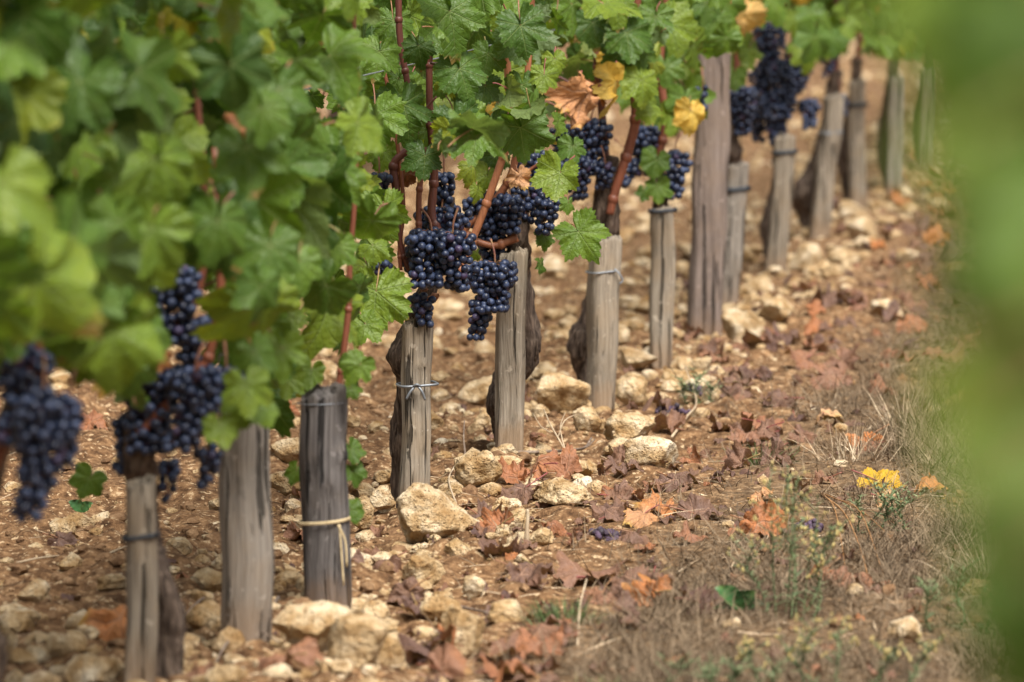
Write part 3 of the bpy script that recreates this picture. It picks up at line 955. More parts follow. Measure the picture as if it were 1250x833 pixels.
# leaves that stand out, each placed by its leaf stalk: (vine, px, py, width px, tip angle from straight down, yaw, pitch, shade, distance offset)
HERO = [
    ('D', 463, 63, 62, -8, .2, .25, .42, -.16), ('D', 458, 140, 78, 4, -.1, .15, .45, -.2), ('D', 511, 56, 44, 10, .0, .3, .12, -.08), ('D', 549, 14, 96, 14, .35, .45, .3, -.14),
    ('D', 561, 84, 70, 22, .25, .2, .2, -.14), ('D', 556, 147, 72, 16, -.2, .25, .1, -.15), ('D', 519, 190, 52, -4, .1, .2, .08, -.12), ('D', 523, 158, 36, 5, .4, .3, .4, -.02),
    ('D', 545, 92, 44, 0, -.6, .2, .72, -.02), ('D', 540, 40, 50, -20, -.3, .2, .25, -.02), ('D', 480, 25, 56, 10, .1, .2, .3, .02), ('D', 500, 105, 52, -10, .2, .2, .5, .05),
    ('D', 575, 140, 50, 15, .4, .2, .5, .0), ('D', 470, 185, 46, -12, .3, .1, .55, .0), ('D', 486, 96, 46, -25, .2, .3, .35, .04), ('D', 575, 205, 34, 12, .7, .1, .78, -.03),
    ('D', 468, 253, 70, 10, -.15, .1, .55, -.3), ('D', 459, 356, 92, -6, -.15, .2, .58, -.36), ('D', 455, 300, 40, 60, .3, .2, .6, -.33), ('D', 446, 396, 50, 40, .2, .1, .55, -.4),
    ('C', 380, 452, 44, -12, .3, .2, .55, -.05), ('C', 432, 440, 40, 30, .2, .25, .42, -.05), ('C', 428, 474, 28, 30, .3, .2, .4, -.05), ('C', 427, 548, 36, 22, .5, .1, .33, .05), ('C', 430, 575, 34, 24, .5, .1, .3, .05),
    ('C', 362, 575, 32, -18, .6, .1, .42, .08), ('C', 428, 622, 34, 30, .4, .35, .33, .03), ('C', 420, 220, 62, -20, .1, .2, .4, -.15), ('C', 412, 300, 60, -12, .2, .2, .45, -.15), ('C', 440, 445, 46, -30, .2, .2, .5, -.1),
    ('E', 596, 66, 50, -10, .2, .3, .28, -.12), ('E', 628, 48, 60, 14, .35, .2, .25, -.14), ('E', 637, 104, 56, 4, -.25, .1, .22, -.16), ('E', 592, 105, 44, -8, .3, .3, .15, -.1), ('E', 600, 150, 48, 4, .1, .2, .2, -.08), ('E', 606, 190, 40, 10, .3, .2, .18, -.02),
    ('E', 664, 92, 40, -8, .1, .2, .66, -.16), ('E', 677, 72, 34, 14, .2, .2, .66, -.14), ('E', 654, 140, 42, 0, .2, .2, .18, .0), ('E', 594, 214, 40, -14, .3, .1, .68, -.05), ('E', 620, 12, 56, 24, .3, .2, .6, -.1), ('E', 583, 232, 26, 4, .7, .1, .74, -.1),
    ('E', 684, 211, 62, -10, -.1, .1, .66, -.22), ('E', 681, 148, 34, 6, 1.0, .1, .5, -.14), ('E', 706, 283, 70, 34, .1, .05, .47, -.14), ('E', 694, 248, 24, 6, .6, .2, .45, -.1), ('E', 664, 288, 30, 20, .6, .2, .32, -.02), ('E', 660, 322, 24, 8, 1.0, .1, .38, -.04), ('E', 580, 308, 24, -20, .5, .2, .6, .12), ('E', 645, 185, 44, 0, .2, .2, .35, .1), ('E', 700, 178, 40, 8, .2, .2, .25, .1),
    ('F', 698, 6, 66, 6, 1.05, .1, .4, -.15), ('F', 724, 28, 54, 12, .2, .4, .12, -.12), ('F', 754, 2, 58, 4, .2, .2, .55, -.15), ('F', 765, 40, 66, 8, .15, .15, .2, -.15), ('F', 758, 64, 56, 12, .4, .1, .15, -.1), ('F', 783, 98, 56, 14, .5, .15, .68, -.15),
    ('F', 790, 130, 40, 16, .4, .15, .66, -.1), ('F', 780, 60, 50, 6, .2, .2, .35, -.1), ('F', 800, 20, 52, -6, .2, .2, .3, -.1),
    ('G', 802, 195, 42, -8, .1, .15, .3, -.2), ('G', 802, 228, 38, 6, .2, .1, .42, -.2), ('G', 785, 234, 24, -10, .6, .1, .25, -.1), ('G', 812, 80, 46, 4, .2, .2, .3, -.1), ('G', 836, 120, 48, -4, .2, .2, .35, -.1), ('G', 820, 140, 46, -4, .4, .2, .6, -.1),
    ('I', 905, 50, 46, 10, .5, .1, .7, -.2), ('I', 914, 60, 44, 14, .7, .1, .6, -.2), ('I', 897, 92, 34, -4, .3, .1, .4, -.1), ('J', 985, 60, 46, 16, .5, .2, .66, -.2), ('J', 972, 20, 46, 16, .4, .2, .62, -.2), ('K', 1010, 52, 36, 14, .5, .2, .4, -.2), ('K', 1035, 30, 36, 14, .3, .2, .55, -.2), ('L', 1062, 30, 36, 14, .3, .2, .55, -.2),
    ('G', 868, 26, 48, 0, .3, .2, .4, .2), ('G', 846, 44, 46, -6, .3, .2, .3, .2), ('G', 888, 40, 42, 8, .5, .2, .55, .25), ('G', 862, 4, 50, 0, .3, .2, .3, .2), ('I', 916, 8, 48, 6, .4, .2, .6, -.3), ('A', 110, 584, 48, -24, .2, .3, .45, .7), ('A', 300, 490, 60, -14, .2, .2, .5, -.3), ('A', 270, 520, 50, 14, .3, .2, .62, -.35), ('A', 310, 430, 60, 20, .3, .2, .35, -.3), ('A', 165, 400, 90, 14, .3, .1, .35, -.5), ('A', 155, 420, 70, -4, .6, .1, .5, -.5),
    ('A', 330, 300, 90, 0, .2, .2, .25, -.4), ('A', 300, 180, 100, 10, .2, .2, .3, -.4), ('A', 265, 270, 90, -10, .2, .25, .3, -.5), ('A', 365, 320, 70, 10, .3, .2, .45, -.1),     ('A', 340, 110, 90, 10, .2, .2, .2, -.3), ('A', 345, 425, 66, 4, .2, .2, .5, -.05), ('C', 352, 462, 46, -8, .3, .2, .6, -.1), ('A', 158, 436, 74, 6, .25, .2, .3, -.35), ('A', 130, 400, 90, -12, .2, .2, .35, -.6), ('Z', 14, 392, 84, 6, .1, .2, .22, -.25), ('Z', 84, 396, 76, 12, .2, .2, .3, -.3), ('A', 300, 470, 70, 8, .3, .2, .62, -.35), ('A', 318, 500, 44, 26, .3, .2, .5, -.3),
]
for (key, px, py, w, ang, yaw, pit, rnd, dy) in HERO:
    v = VINE[key]; Y = v['Y'] + dy
    P = at(px, py, Y)
    a = math.radians(ang)
    T = nrm(RTI * math.sin(a) - UPI * math.cos(a) - FWD * .25)
    Nn = nrm(-FWD * math.cos(yaw) + RTI * math.sin(yaw) + UPI * pit)
    size = w * Y / FPX
    pet = nrm(-T * .8 + FWD * .6 + rng.normal(0, .35, 3)) * size * .55
    add_leaf(v['fol'], rng, P, T, Nn, size * 1.02, rnd, 2 if 8.4 < Y < 11.8 else 1, .8, 0, pet)

for key in KEYS:
    v = VINE[key]
    if v['fol'].n:
        v['fol'].build('foliage', [M['leaf'], M['petiole']], v['o'])


def odd_leaf(name, key, px, py, w, ang, yaw, pit, rnd, dy, mat, dry, label, curl=1.2, squash=1.0):
    v = VINE[key]; Y = v['Y'] + dy
    mb = MB()
    P = at(px, py, Y)
    a = math.radians(ang)
    T = nrm(RTI * math.sin(a) - UPI * math.cos(a) - FWD * .15)
    Nn = nrm(-FWD * math.cos(yaw) + RTI * math.sin(yaw) + UPI * pit)
    size = w * Y / FPX
    pet = nrm(-T * .9 + FWD * .3) * size * .4
    add_leaf(mb, rng, P, T, Nn, size, rnd, 2, curl, dry, pet)
    o = mb.build(name, [mat, M['petiole']], v['o'])
    o['label'] = label
    return o


odd_leaf('dried_leaf', 'F', 712, 116, 84, 3, 1.12, .0, .83, -.40, M['dry_leaf'], 1.0, 'hanging dried tan-brown leaf, curled along its length', 1.3)
odd_leaf('dried_leaf', 'F', 722, 108, 40, 70, .3, .6, .66, -.28, M['dry_leaf'], 1.0, 'small russet scrap of dried leaf', 1.8)
odd_leaf('yellow_leaf', 'F', 754, 100, 72, 2, 1.15, .0, .3, -.26, M['yellow_leaf'], .3, 'narrow hanging yellow leaf')
odd_leaf('yellow_leaf', 'F', 750, 72, 40, 8, .4, .1, .3, -.04, M['yellow_leaf'], .3, 'yellow leaf half behind green ones')
odd_leaf('dried_leaf', 'E', 634, 214, 38, 18, .4, .2, .86, -.12, M['dry_leaf'], .8, 'dried tan leaf between two bunches')
odd_leaf('yellow_leaf', 'E', 596, 128, 28, 4, .4, .2, .3, .02, M['yellow_leaf'], .3, 'small yellow leaf behind green leaves')
odd_leaf('dried_leaf', 'E', 622, 148, 30, 10, .4, .2, .84, -.06, M['dry_leaf'], .8, 'scrap of tan leaf on the orange cane')
odd_leaf('dried_leaf', 'D', 496, 212, 34, -10, .4, .2, .62, .0, M['dry_leaf'], 1.0, 'shrivelled brown leaf above the grapes')
odd_leaf('dried_leaf', 'D', 526, 358, 30, -4, .8, .2, .5, .02, M['dry_leaf'], 1.0, 'shrivelled brown leaf below the grapes')
odd_leaf('yellow_leaf', 'G', 844, 136, 52, 4, .6, .15, .32, -.25, M['yellow_leaf'], .5, 'yellow leaf with a brown blotched edge')
odd_leaf('yellow_leaf', 'I', 904, 16, 56, 6, .4, .1, .8, -.62, M['yellow_leaf'], .4, 'peach coloured leaf catching the light')
odd_leaf('yellow_leaf', 'J', 976, -12, 36, 10, .3, .1, .2, -.2, M['yellow_leaf'], .3, 'yellow leaf above the grapes')
odd_leaf('dried_leaf', 'A', 300, 150, 50, 0, .6, .2, .68, -.35, M['dry_leaf'], 1.0, 'curled russet leaf hanging on a reddish stalk', 1.8)
odd_leaf('yellow_leaf', 'A', 318, 312, 30, 14, .4, .2, .7, -.3, M['yellow_leaf'], .4, 'small leaf turned yellow and pink')
odd_leaf('dried_leaf', 'A', 200, 432, 44, 0, .5, .2, .8, -.15, M['dry_leaf'], .9, 'curled tan leaf among the grapes')
odd_leaf('yellow_leaf', 'A', 125, 468, 34, -4, .5, .2, .6, -.2, M['yellow_leaf'], .4, 'small yellow and orange leaf beside the grapes')

# ------------------------------------------------------------------ grape bunches
def bunch(key, cx, top, w, h, dy=-.06, seed=0, dens=1.0, name='grape_bunch', shoulder=1.0, tip=.28, sub=2, mat='grape', lab=None):
    v = VINE[key]; Y = v['Y'] + dy; s = Y / FPX
    rg = np.random.default_rng(seed + 100)
    P0 = at(cx, top, Y)
    W, Hh = w * s / 2, h * s
    br = .0073 if Y < 12 else .0082
    W = max(W - br * .7, br * .6); Hh = max(Hh - br * 1.6, br)
    mb = MB(); st = MB()
    pts = []
    area = 2 * math.pi * W * .65 * Hh + 3.1 * W * W
    target = int(dens * min(210, area / (math.pi * br * br) * 1.2))
    bend = rg.normal(0, .12, 2) * Hh
    tries = 0
    while len(pts) < target and tries < 6000:
        tries += 1
        f = rg.random() ** .85
        prof = np.interp(f, [0, .12, .3, .65, 1], [.55 * shoulder, 1.0, .95, .62, tip])
        a = rg.uniform(0, 2 * math.pi)
        lump = 1 + .22 * math.sin(3 * a + seed) * (1 - f)
        rad = W * prof * lump * (rg.uniform(.72, 1.04) if rg.random() < .8 else rg.uniform(.1, .7))
        p = np.array([math.cos(a) * rad + bend[0] * f * f, math.sin(a) * rad * .85 + bend[1] * f * f, -f * Hh - br])
        if pts:
            d = np.linalg.norm(np.array(pts) - p, axis=1).min()
            if d < br * 1.56:
                continue
        pts.append(p)
    iv, it = ico(sub)
    for p in pts:
        r = br * rg.uniform(.78, 1.12) * (.6 if rg.random() < .03 else 1)
        ax = nrm(rg.normal(size=3))
        q = iv * r
        q = q + np.outer(q @ ax, ax) * rg.uniform(0, .08)
        mb.add(P0 + p + q, [it], 0, float(rg.random()), iv)
    o = mb.build(name, M[mat], v['o'])
    if lab: o['label'] = lab
    # stalk: curved peduncle and rachis with side branches
    top3 = P0 + np.array([rg.normal(0, .01), .01, .035])
    rach = spline([top3, P0 + np.array([0, 0, .005]), P0 + np.array([bend[0] * .3, bend[1] * .3, -Hh * .5]), P0 + np.array([bend[0], bend[1], -Hh])], 5)
    tube(st, rach, np.linspace(.0022, .0009, len(rach)), 6, .1)
    for p in pts[::4]:
        f = min(.95, -p[2] / (Hh + br) * .8)
        c = P0 + np.array([bend[0] * f * f, bend[1] * f * f, -Hh * f])
        tube(st, np.array([c, (c + P0 + p) / 2 + np.array([0, 0, .004]), P0 + p]), .0008, 4)
    stem = st.build('stem', M['rachis'], None, origin=WORLD_LOC[v['o'].name])
    stem.location = (0, 0, 0); stem.parent = o
    return o


B = [  # vine, centre px, top py, width, height, distance offset, density, shoulder, tip
    ('D', 540, 250, 72, 62, .02, 1, 1.0, .7), ('D', 526, 276, 72, 74, -.06, 1, 1.2, .55), ('D', 553, 280, 52, 78, -.09, 1, 1.2, .5), ('D', 514, 355, 36, 44, -.04, .95, 1.2, .6), ('D', 542, 208, 36, 52, .03, 1, 1, .6),
    ('D', 463, 208, 38, 30, -.04, .95, 1.2, .7), ('D', 466, 316, 30, 20, -.04, .9, 1.2, .8), ('D', 466, 284, 12, 24, -.05, .8, 1.2, .8), ('D', 494, 300, 26, 36, .0, .95, 1.2, .8),
    ('E', 596, 232, 62, 92, -.02, 1, 1.1, .5), ('E', 622, 236, 40, 52, -.05, 1, 1.1, .6), ('E', 604, 316, 68, 66, -.12, 1, 1.15, .6), ('E', 588, 362, 36, 54, -.12, 1, 1.2, .5),
    ('E', 652, 182, 50, 72, .04, 1, 1.2, .6), ('E', 668, 232, 36, 56, -.04, 1, 1.1, .5), ('E', 640, 222, 34, 50, .0, 1, 1.1, .5),
    ('F', 722, 144, 56, 72, -.02, 1, 1.2, .7), ('F', 706, 190, 42, 56, -.04, 1, 1.2, .5), ('F', 738, 196, 30, 36, -.05, 1, 1.1, .6), ('F', 690, 150, 36, 60, .05, 1, 1.1, .6),
    ('G', 786, 150, 40, 66, .0, 1, 1.1, .6), ('G', 824, 182, 38, 62, -.04, 1, 1.1, .5), ('G', 768, 190, 26, 40, .0, 1, 1.1, .6), ('G', 858, 102, 20, 40, .05, 1, 1.1, .6),
    ('I', 908, 104, 40, 62, -.02, 1, 1.1, .5), ('I', 888, 120, 36, 40, .02, 1, 1.1, .6), ('J', 938, 26, 42, 70, -.02, 1, 1.1, .6), ('J', 962, 70, 54, 76, -.06, 1, 1.1, .6), ('J', 946, 112, 40, 66, -.05, 1, 1.1, .5), ('J', 988, 118, 30, 40, -.04, 1, 1.1, .5), ('J', 930, 80, 32, 66, .0, 1, 1.1, .5), ('J', 974, 50, 34, 60, .02, 1, 1.1, .5), ('J', 924, 130, 28, 44, .02, 1, 1.1, .5),
    ('K', 1012, 62, 20, 34, -.02, 1, 1.1, .6), ('K', 1026, 112, 18, 30, -.04, 1, 1.1, .6),
    ('A', 212, 322, 70, 100, -.05, 1, 1.1, .8), ('A', 180, 370, 60, 66, -.05, 1, 1.1, .7), ('A', 190, 438, 84, 116, -.02, 1, 1.1, .6), ('A', 240, 446, 76, 106, -.08, 1, 1.1, .6), ('A', 276, 446, 56, 44, -.06, 1, 1.1, .8), ('A', 160, 500, 46, 80, .0, 1, 1.1, .6), ('A', 255, 540, 36, 58, .0, .9, 1.1, .5), ('A', 206, 556, 32, 60, .03, .8, 1.1, .5), ('A', 236, 380, 48, 80, .05, 1, 1.1, .7),
    ('Z', 26, 415, 76, 130, -.1, 1, 1.1, .7), ('Z', 54, 470, 82, 172, -.15, 1, 1.1, .4), ('Z', 84, 490, 38, 84, -.1, 1, 1.1, .6),
]
for i, (key, cx, top, w, h, dy, dens, sh, tip) in enumerate(B):
    bunch(key, cx, top, w, h, dy, i, dens, shoulder=sh, tip=tip, sub=2)

# ------------------------------------------------------------------ trellis wire
mb = MB()
pw = at(440, 98, 9.3)
_, uw = tu(pw[0], pw[1])
wp = []
for t in np.linspace(-6.5, 18, 90):
    p = row(t, -.02 + .012 * math.sin(t * 2.1))
    wp.append([p[0], p[1], .735 + .006 * math.sin(t * 1.3)])
tube(mb, np.array(wp), .0014, 6)
w = mb.build('trellis_wire', M['wire'])
tag(w, 'thin grey trellis wire running through the vine leaves', 'wire')

# ------------------------------------------------------------------ the neighbouring row, seen through gaps
proto = None
for i in range(9):
    t = -.6 + i * 1.55
    p = row(t, -1.75)
    z0 = float(hgt(p[0], p[1]))
    lab = 'grapevine of the next row, glimpsed through gaps in the leaves'
    if proto is None:
        e = thing('grapevine', lab, 'grapevine', (p[0], p[1], z0), 'grapevines of the next row')
        mb = MB()
        for q in range(230):
            P = np.array([*row(t + rng.uniform(-.8, .8), -1.75 + rng.normal(0, .13)), rng.uniform(.44, 1.1)])
            Nn = nrm(np.array([.2, -.6, .5]) + rng.normal(0, .5, 3)); T = nrm(np.array([0, 0, -1]) + rng.normal(0, .4, 3))
            add_leaf(mb, rng, P, T, Nn, rng.uniform(.09, .15), float(rng.beta(2.3, 3) * .8), 0)
        mb.build('foliage', [M['leaf'], M['petiole']], e)
        mb = MB()
        tube(mb, spline([[p[0], p[1], z0 - .04], [p[0] - .02, p[1], z0 + .15], [p[0] + .01, p[1], z0 + .3], [p[0], p[1], z0 + .5]], 6), .018, 10, .25)
        mb.build('trunk', M['bark'], e)
        proto = e
    else:
        c = proto.copy(); COL.objects.link(c); c.location = (p[0], p[1], z0)
        for ch in proto.children:
            d = ch.copy(); COL.objects.link(d); d.parent = c

# ------------------------------------------------------------------ the vine of the alley's other side, very close to the lens
e = thing('grapevine', 'very near vine shoot with large blurred green leaves hanging down the picture edge', 'grapevine', (.32, 1.9, 0.0))
mb = MB()
NEAR = [(1185, -60, 300, 10, .0, .60, 1.90), (1160, 30, 220, -10, .3, .55, 1.85), (1260, 0, 330, 20, -.2, .4, 1.8), (1245, 150, 300, 5, .2, .50, 1.86), (1300, 230, 330, 10, .1, .4, 1.8), (1222, 320, 230, -14, .2, .66, 1.9), (1275, 400, 260, 12, .0, .5, 1.85), (1228, 450, 170, -8, .5, .5, 1.9),
        (1310, 510, 300, 8, .1, .40, 1.8), (1275, 600, 210, -6, .1, .42, 1.9), (1300, 720, 240, 6, .1, .34, 1.85), (1255, 660, 220, -10, .2, .34, 1.9), (1270, 780, 240, 8, .1, .45, 1.85), (1158, 455, 110, -16, .4, .62, 1.55), (1172, 540, 120, 10, .3, .55, 1.55), (1150, 180, 110, -10, .3, .58, 1.55), (1190, 620, 110, -6, .5, .45, 1.55), (1215, 30, 150, 4, .1, .25, 1.75), (1250, 330, 120, 4, .1, .4, 1.75), (1200, 720, 120, 4, .2, .25, 1.6), (1340, 130, 300, 6, .1, .3, 1.95), (1340, 400, 300, 6, .1, .3, 1.95), (1340, 640, 300, 0, .1, .2, 1.95), (1205, 140, 190, -12, .3, .5, 2.0), (1180, 240, 130, -12, .3, .5, 1.95)]
for (px, py, w, ang, yaw, rnd, Y) in NEAR:
    px += 12
    P = at(px, py, Y); a = math.radians(ang)
    T = nrm(RTI * math.sin(a) - UPI * math.cos(a) - FWD * .2)
    Nn = nrm(-FWD * math.cos(yaw) + RTI * math.sin(yaw) + UPI * .3)
    add_leaf(mb, rng, P, T, Nn, w * Y / FPX, rnd, 1, 1.0, 0, nrm(-T * .4 + RTI * .9) * .05)
mb.build('foliage', [M['leaf'], M['petiole']], e)
mb = MB()
tube(mb, spline([[.36, 1.95, -.02], [.36, 1.93, .4], [.33, 1.9, .75], [.29, 1.9, 1.0], [.27, 1.95, 1.25]], 8), np.linspace(.016, .004, 33), 9, .15)
mb.build('cane', M['cane'], e)

# ------------------------------------------------------------------ stones
def rock(rng, c, rx, ry, rz, sub, tint, name='limestone_rock'):
    iv, it = ico(sub)
    v = iv.copy()
    for _ in range(rng.integers(9, 15)):
        n = nrm(rng.normal(size=3) * np.array([1, 1, .8]))
        d = v @ n - rng.uniform(.48, .82)
        v = v - np.outer(np.maximum(d, 0) * .92, n)
    o = rng.uniform(0, 90, 3)
    q = v + o
    r = 1 + .09 * vnoise(q[:, 0] * 2.2, q[:, 1] * 2.2, q[:, 2] * 2.2, 31) + .075 * vnoise(q[:, 0] * 5.0, q[:, 1] * 5.0, q[:, 2] * 5.0, 32)
    if sub >= 4:
        r = r - .060 * np.abs(vnoise(q[:, 0] * 11, q[:, 1] * 11, q[:, 2] * 11, 33)) + .024 * vnoise(q[:, 0] * 30, q[:, 1] * 30, q[:, 2] * 30, 34)
    v = v * r[:, None]
    ext = np.abs(v).max(0)
    v = v / ext * np.array([rx, ry, rz])
    a = rng.uniform(-.5, .5)
    ca, sa = math.cos(a), math.sin(a)
    v = np.stack([v[:, 0] * ca - v[:, 1] * sa, v[:, 0] * sa + v[:, 1] * ca, v[:, 2]], -1)
    mb = MB()
    mb.add(c + v, [it], 0, tint)
    o = mb.build(name, M['stone'], origin=c)
    if sub < 4:
        pass
    return o


srng = np.random.default_rng(21)
STONES = [  # px, py of the middle of its foot line, width, visible height, tint, label
    (530, 662, 100, 68, .66, 'largest pale limestone rock, at the foot of the wire-tied stake'),
    (512, 702, 62, 40, .40, 'crumbly ochre stone just below the largest rock'),
    (578, 714, 36, 26, .62, 'small cream stone with a pointed top beside the crumbly ochre one'),
    (383, 793, 98, 60, .62, 'broad flat-topped rock leaning against the foot of the short twine-tied post'),
    (436, 818, 86, 66, .55, 'thick rounded rock in front of the short twine-tied post'),
    (566, 784, 56, 58, .45, 'tall ochre rock behind the russet pile of leaves'),
    (540, 748, 52, 30, .40, 'low ochre rock beside the purple-brown leaf'),
    (584, 596, 62, 46, .45, 'rounded tan rock between the wire-tied stake and the grey stake'),
    (684, 618, 88, 36, .42, 'long low tan rock among the russet leaves'),
    (714, 590, 40, 24, 1.0, 'white stone lying on the red-brown leaves'),
    (625, 644, 46, 30, .60, 'small blocky cream rock before the stub of cut cane'),
    (660, 668, 32, 22, .50, 'small cream stone just behind the stub of cut cane'),
    (468, 620, 38, 30, .62, 'small pale rock between the twine-tied post and the wire-tied stake'),
    (440, 636, 36, 36, .40, 'brownish stone against the twine-tied post'),
    (116, 846, 84, 46, .66, 'pale rock at the bottom edge beside the slim banded stake'),
    (94, 756, 40, 22, .66, 'flat pale stone lying alone on the tilled soil'),
    (455, 740, 42, 28, .50, 'ochre stone above the thick rounded rock'),
    (475, 800, 40, 40, .40, 'dull ochre rock beside the thick rounded rock'),
    (907, 412, 62, 46, .62, 'big cream rock just beyond the tall mauve-grey post'),
    (950, 392, 46, 34, .55, 'cream rock behind the big one beyond the tall post'),
    (684, 500, 78, 46, .48, 'big blurred ochre rock between the grey stake and the next'),
    (716, 522, 50, 36, .55, 'blurred pale rock right under the swollen trunk'.replace('right under', 'just under')),
    (770, 538, 66, 40, .45, 'wide ochre rock at the edge of the grassy verge'),
    (772, 486, 50, 32, .55, 'blurred cream rock beyond the stake with the broad leaf'),
    (776, 446, 54, 30, .66, 'bright blurred rock beside the thin flaky stake'),
    (830, 470, 44, 30, .5, 'blurred ochre rock past the thin flaky stake'),
    (1108, 776, 46, 32, .62, 'lone pale rock in the dry grass of the verge'),
    (985, 330, 44, 34, .66, 'bright blurred rock at the foot of the slender leaning stake'),
    (1032, 326, 46, 30, .62, 'blurred cream rock out in front of the leaning far stake'),
    (1052, 290, 40, 30, .66, 'bright blurred rock before the far upright stake'),
    (930, 352, 40, 26, .55, 'blurred tan rock between the banded stake and the slender one'),
    (635, 445, 0, 0, .5, None),
]
for (px, py, w, h, tint, lab) in STONES:
    if not lab: continue
    g = gnd(px, py); s = g[1] / FPX
    rx = w * s / 2; rz = h * s * .62
    ry = rx * srng.uniform(.75, 1.05)
    z = float(hgt(g[0], g[1] + ry))
    c = np.array([g[0], g[1] + ry * .9, z + h * s - rz + .004])
    o = rock(srng, c, rx, ry, rz, 5 if w * 1250 / 1250 > 40 and g[1] < 11 else 4, tint)
    tag(o, lab, 'rock', 'limestone rocks')

SL = [('small rough limestone chunk on the tilled strip under the vines', 'small limestone chunks under the vines'),
      ('fist-sized blurred limestone chunk far along the row', 'blurred limestone chunks far along the row'),
      ('small limestone chunk lying between the vine row and the next row', 'small limestone chunks between the rows')]
placed = 0
while placed < 268:
    Y = 6.9 * math.exp(srng.uniform(0, 1.25))
    tt = (Y - _pd[1]) / RD[1]
    r_ = srng.random()
    u = srng.normal(.04, .15) if r_ < .72 else srng.uniform(-1.2, -.15)
    x, y = row(tt, u)
    px, py, dep = proj(np.array([x, y, 0.0]))
    if not (-60 < px < 1200 and py < 850): continue
    sz = float(np.clip(srng.lognormal(-3.72, .48), .012, .060))
    if any(abs(px - q[0]) < (q[2] * .55 + sz * FPX / dep) and abs(py - q[3] * .4 - q[1] + 10) < q[3] * .6 for q in STONES if q[5]): continue
    if any(abs(px - proj(S_[1]['b'])[0]) < S_[1]['hw'] * FPX / dep + 8 + sz * FPX / dep and abs(py - proj(S_[1]['b'])[1]) < 14 for S_ in ST.values()): continue
    rz = sz * srng.uniform(.45, .75)
    c = np.array([x, y, float(hgt(x, y)) + rz * .50])
    o = rock(srng, c, sz, sz * srng.uniform(.7, 1.1), rz, 4 if dep < 12 else 3, float(np.clip(srng.normal(.5, .16), .1, .9)), 'limestone_chunk')
    i = 2 if u < -.35 else (1 if dep > 13.5 else 0)
    tag(o, SL[i][0], 'stone', SL[i][1])
    placed += 1

# gravel and soil crumbs: nobody could count them
def scatter_bits(n, name, mat, smin, smax, seed, ufun, sub=1, tintr=(.2, .8), yr=(6.6, 1.35)):
    rg = np.random.default_rng(seed)
    mb = MB()
    iv, it = ico(sub)
    k = 0
    iv2, it2 = ico(2)
    Ys = yr[0] * np.exp(rg.uniform(0, yr[1], n * 4))
    Xs = rg.uniform(-1, 1, n * 4) * (680 / FPX * Ys + .25)
    Us = tu(Xs, Ys)[1]
    Hs = hgt(Xs, Ys)
    for x, Y, u, hh in zip(Xs, Ys, Us, Hs):
        if k >= n: break
        if rg.random() > ufun(u): continue
        sz = smin * (smax / smin) ** (rg.random() ** 2.0)
        if sz > .009:
            iv, it = iv2, it2
            o_ = rg.uniform(0, 99)
            v = iv * (1 + .30 * vnoise(iv[:, 0] * 1.4 + o_, iv[:, 1] * 1.4, iv[:, 2] * 1.4, 71) + .20 * vnoise(iv[:, 0] * 3.4 + o_, iv[:, 1] * 3.4, iv[:, 2] * 3.4, 72))[:, None]
        else:
            iv, it = ico(sub)
            v = iv * (1 + .28 * rg.normal(size=(len(iv), 1)).clip(-1.2, 1.2))
        v = v * np.array([1, rg.uniform(.65, 1.1), rg.uniform(.5, .9)]) * sz
        a = rg.uniform(0, 6.28)
        v = np.stack([v[:, 0] * math.cos(a) - v[:, 1] * math.sin(a), v[:, 0] * math.sin(a) + v[:, 1] * math.cos(a), v[:, 2]], -1)
        mb.add(np.array([x, Y, hh + sz * .25]) + v, [it], 0, float(rg.uniform(*tintr)))
        k += 1
    o = mb.build(name, mat, smooth=False)
    return tag(o, kind='stuff')


tag(scatter_bits(6000, 'gravel', M['stone'], .003, .028, 41, lambda u: 1.0 if -.22 < u < .28 else (.30 if u < 0 else .035)), 'pale limestone gravel strewn over the soil under the vines', 'gravel')
tag(scatter_bits(1700, 'gravel', M['stone'], .009, .040, 43, lambda u: 1.0 if -1.7 < u < .2 else 0, yr=(12.5, .95)), 'blurred limestone rubble on the soil far along the row', 'gravel')
tag(scatter_bits(6500, 'soil_crumbs', M['crumb'], .003, .017, 42, lambda u: 1.0 if u < .15 else .22), 'brown crumbs of tilled soil', 'soil')

# ------------------------------------------------------------------ straw, dead grass
def blade(mb, rg, base, direc, L, w, droop, rnd, seg=4):
    d = nrm(direc)
    side = nrm(np.cross(d, np.array([rg.normal() * .3, rg.normal() * .3, 1.0])))
    P, p = [], np.array(base, float)
    for i in range(seg + 1):
        P.append(p.copy())
        d = nrm(d + np.array([0, 0, -droop / seg]) + rg.normal(0, .06, 3))
        p = p + d * L / seg
    P = np.array(P)
    ww = w * (1 - (np.arange(seg + 1) / seg) ** 1.5 * .85)
    A = P - side * ww[:, None]; Bv = P + side * ww[:, None]
    up = np.cross(d, side)
    C = P + nrm(up) * ww[:, None] * .5
    v = np.stack([A, C, Bv], 1).reshape(-1, 3)
    q = []
    for i in range(seg):
        b = 3 * i
        q += [(b, b + 1, b + 4, b + 3), (b + 1, b + 2, b + 5, b + 4)]
    mb.add(v, [np.array(q)], 0, rnd)


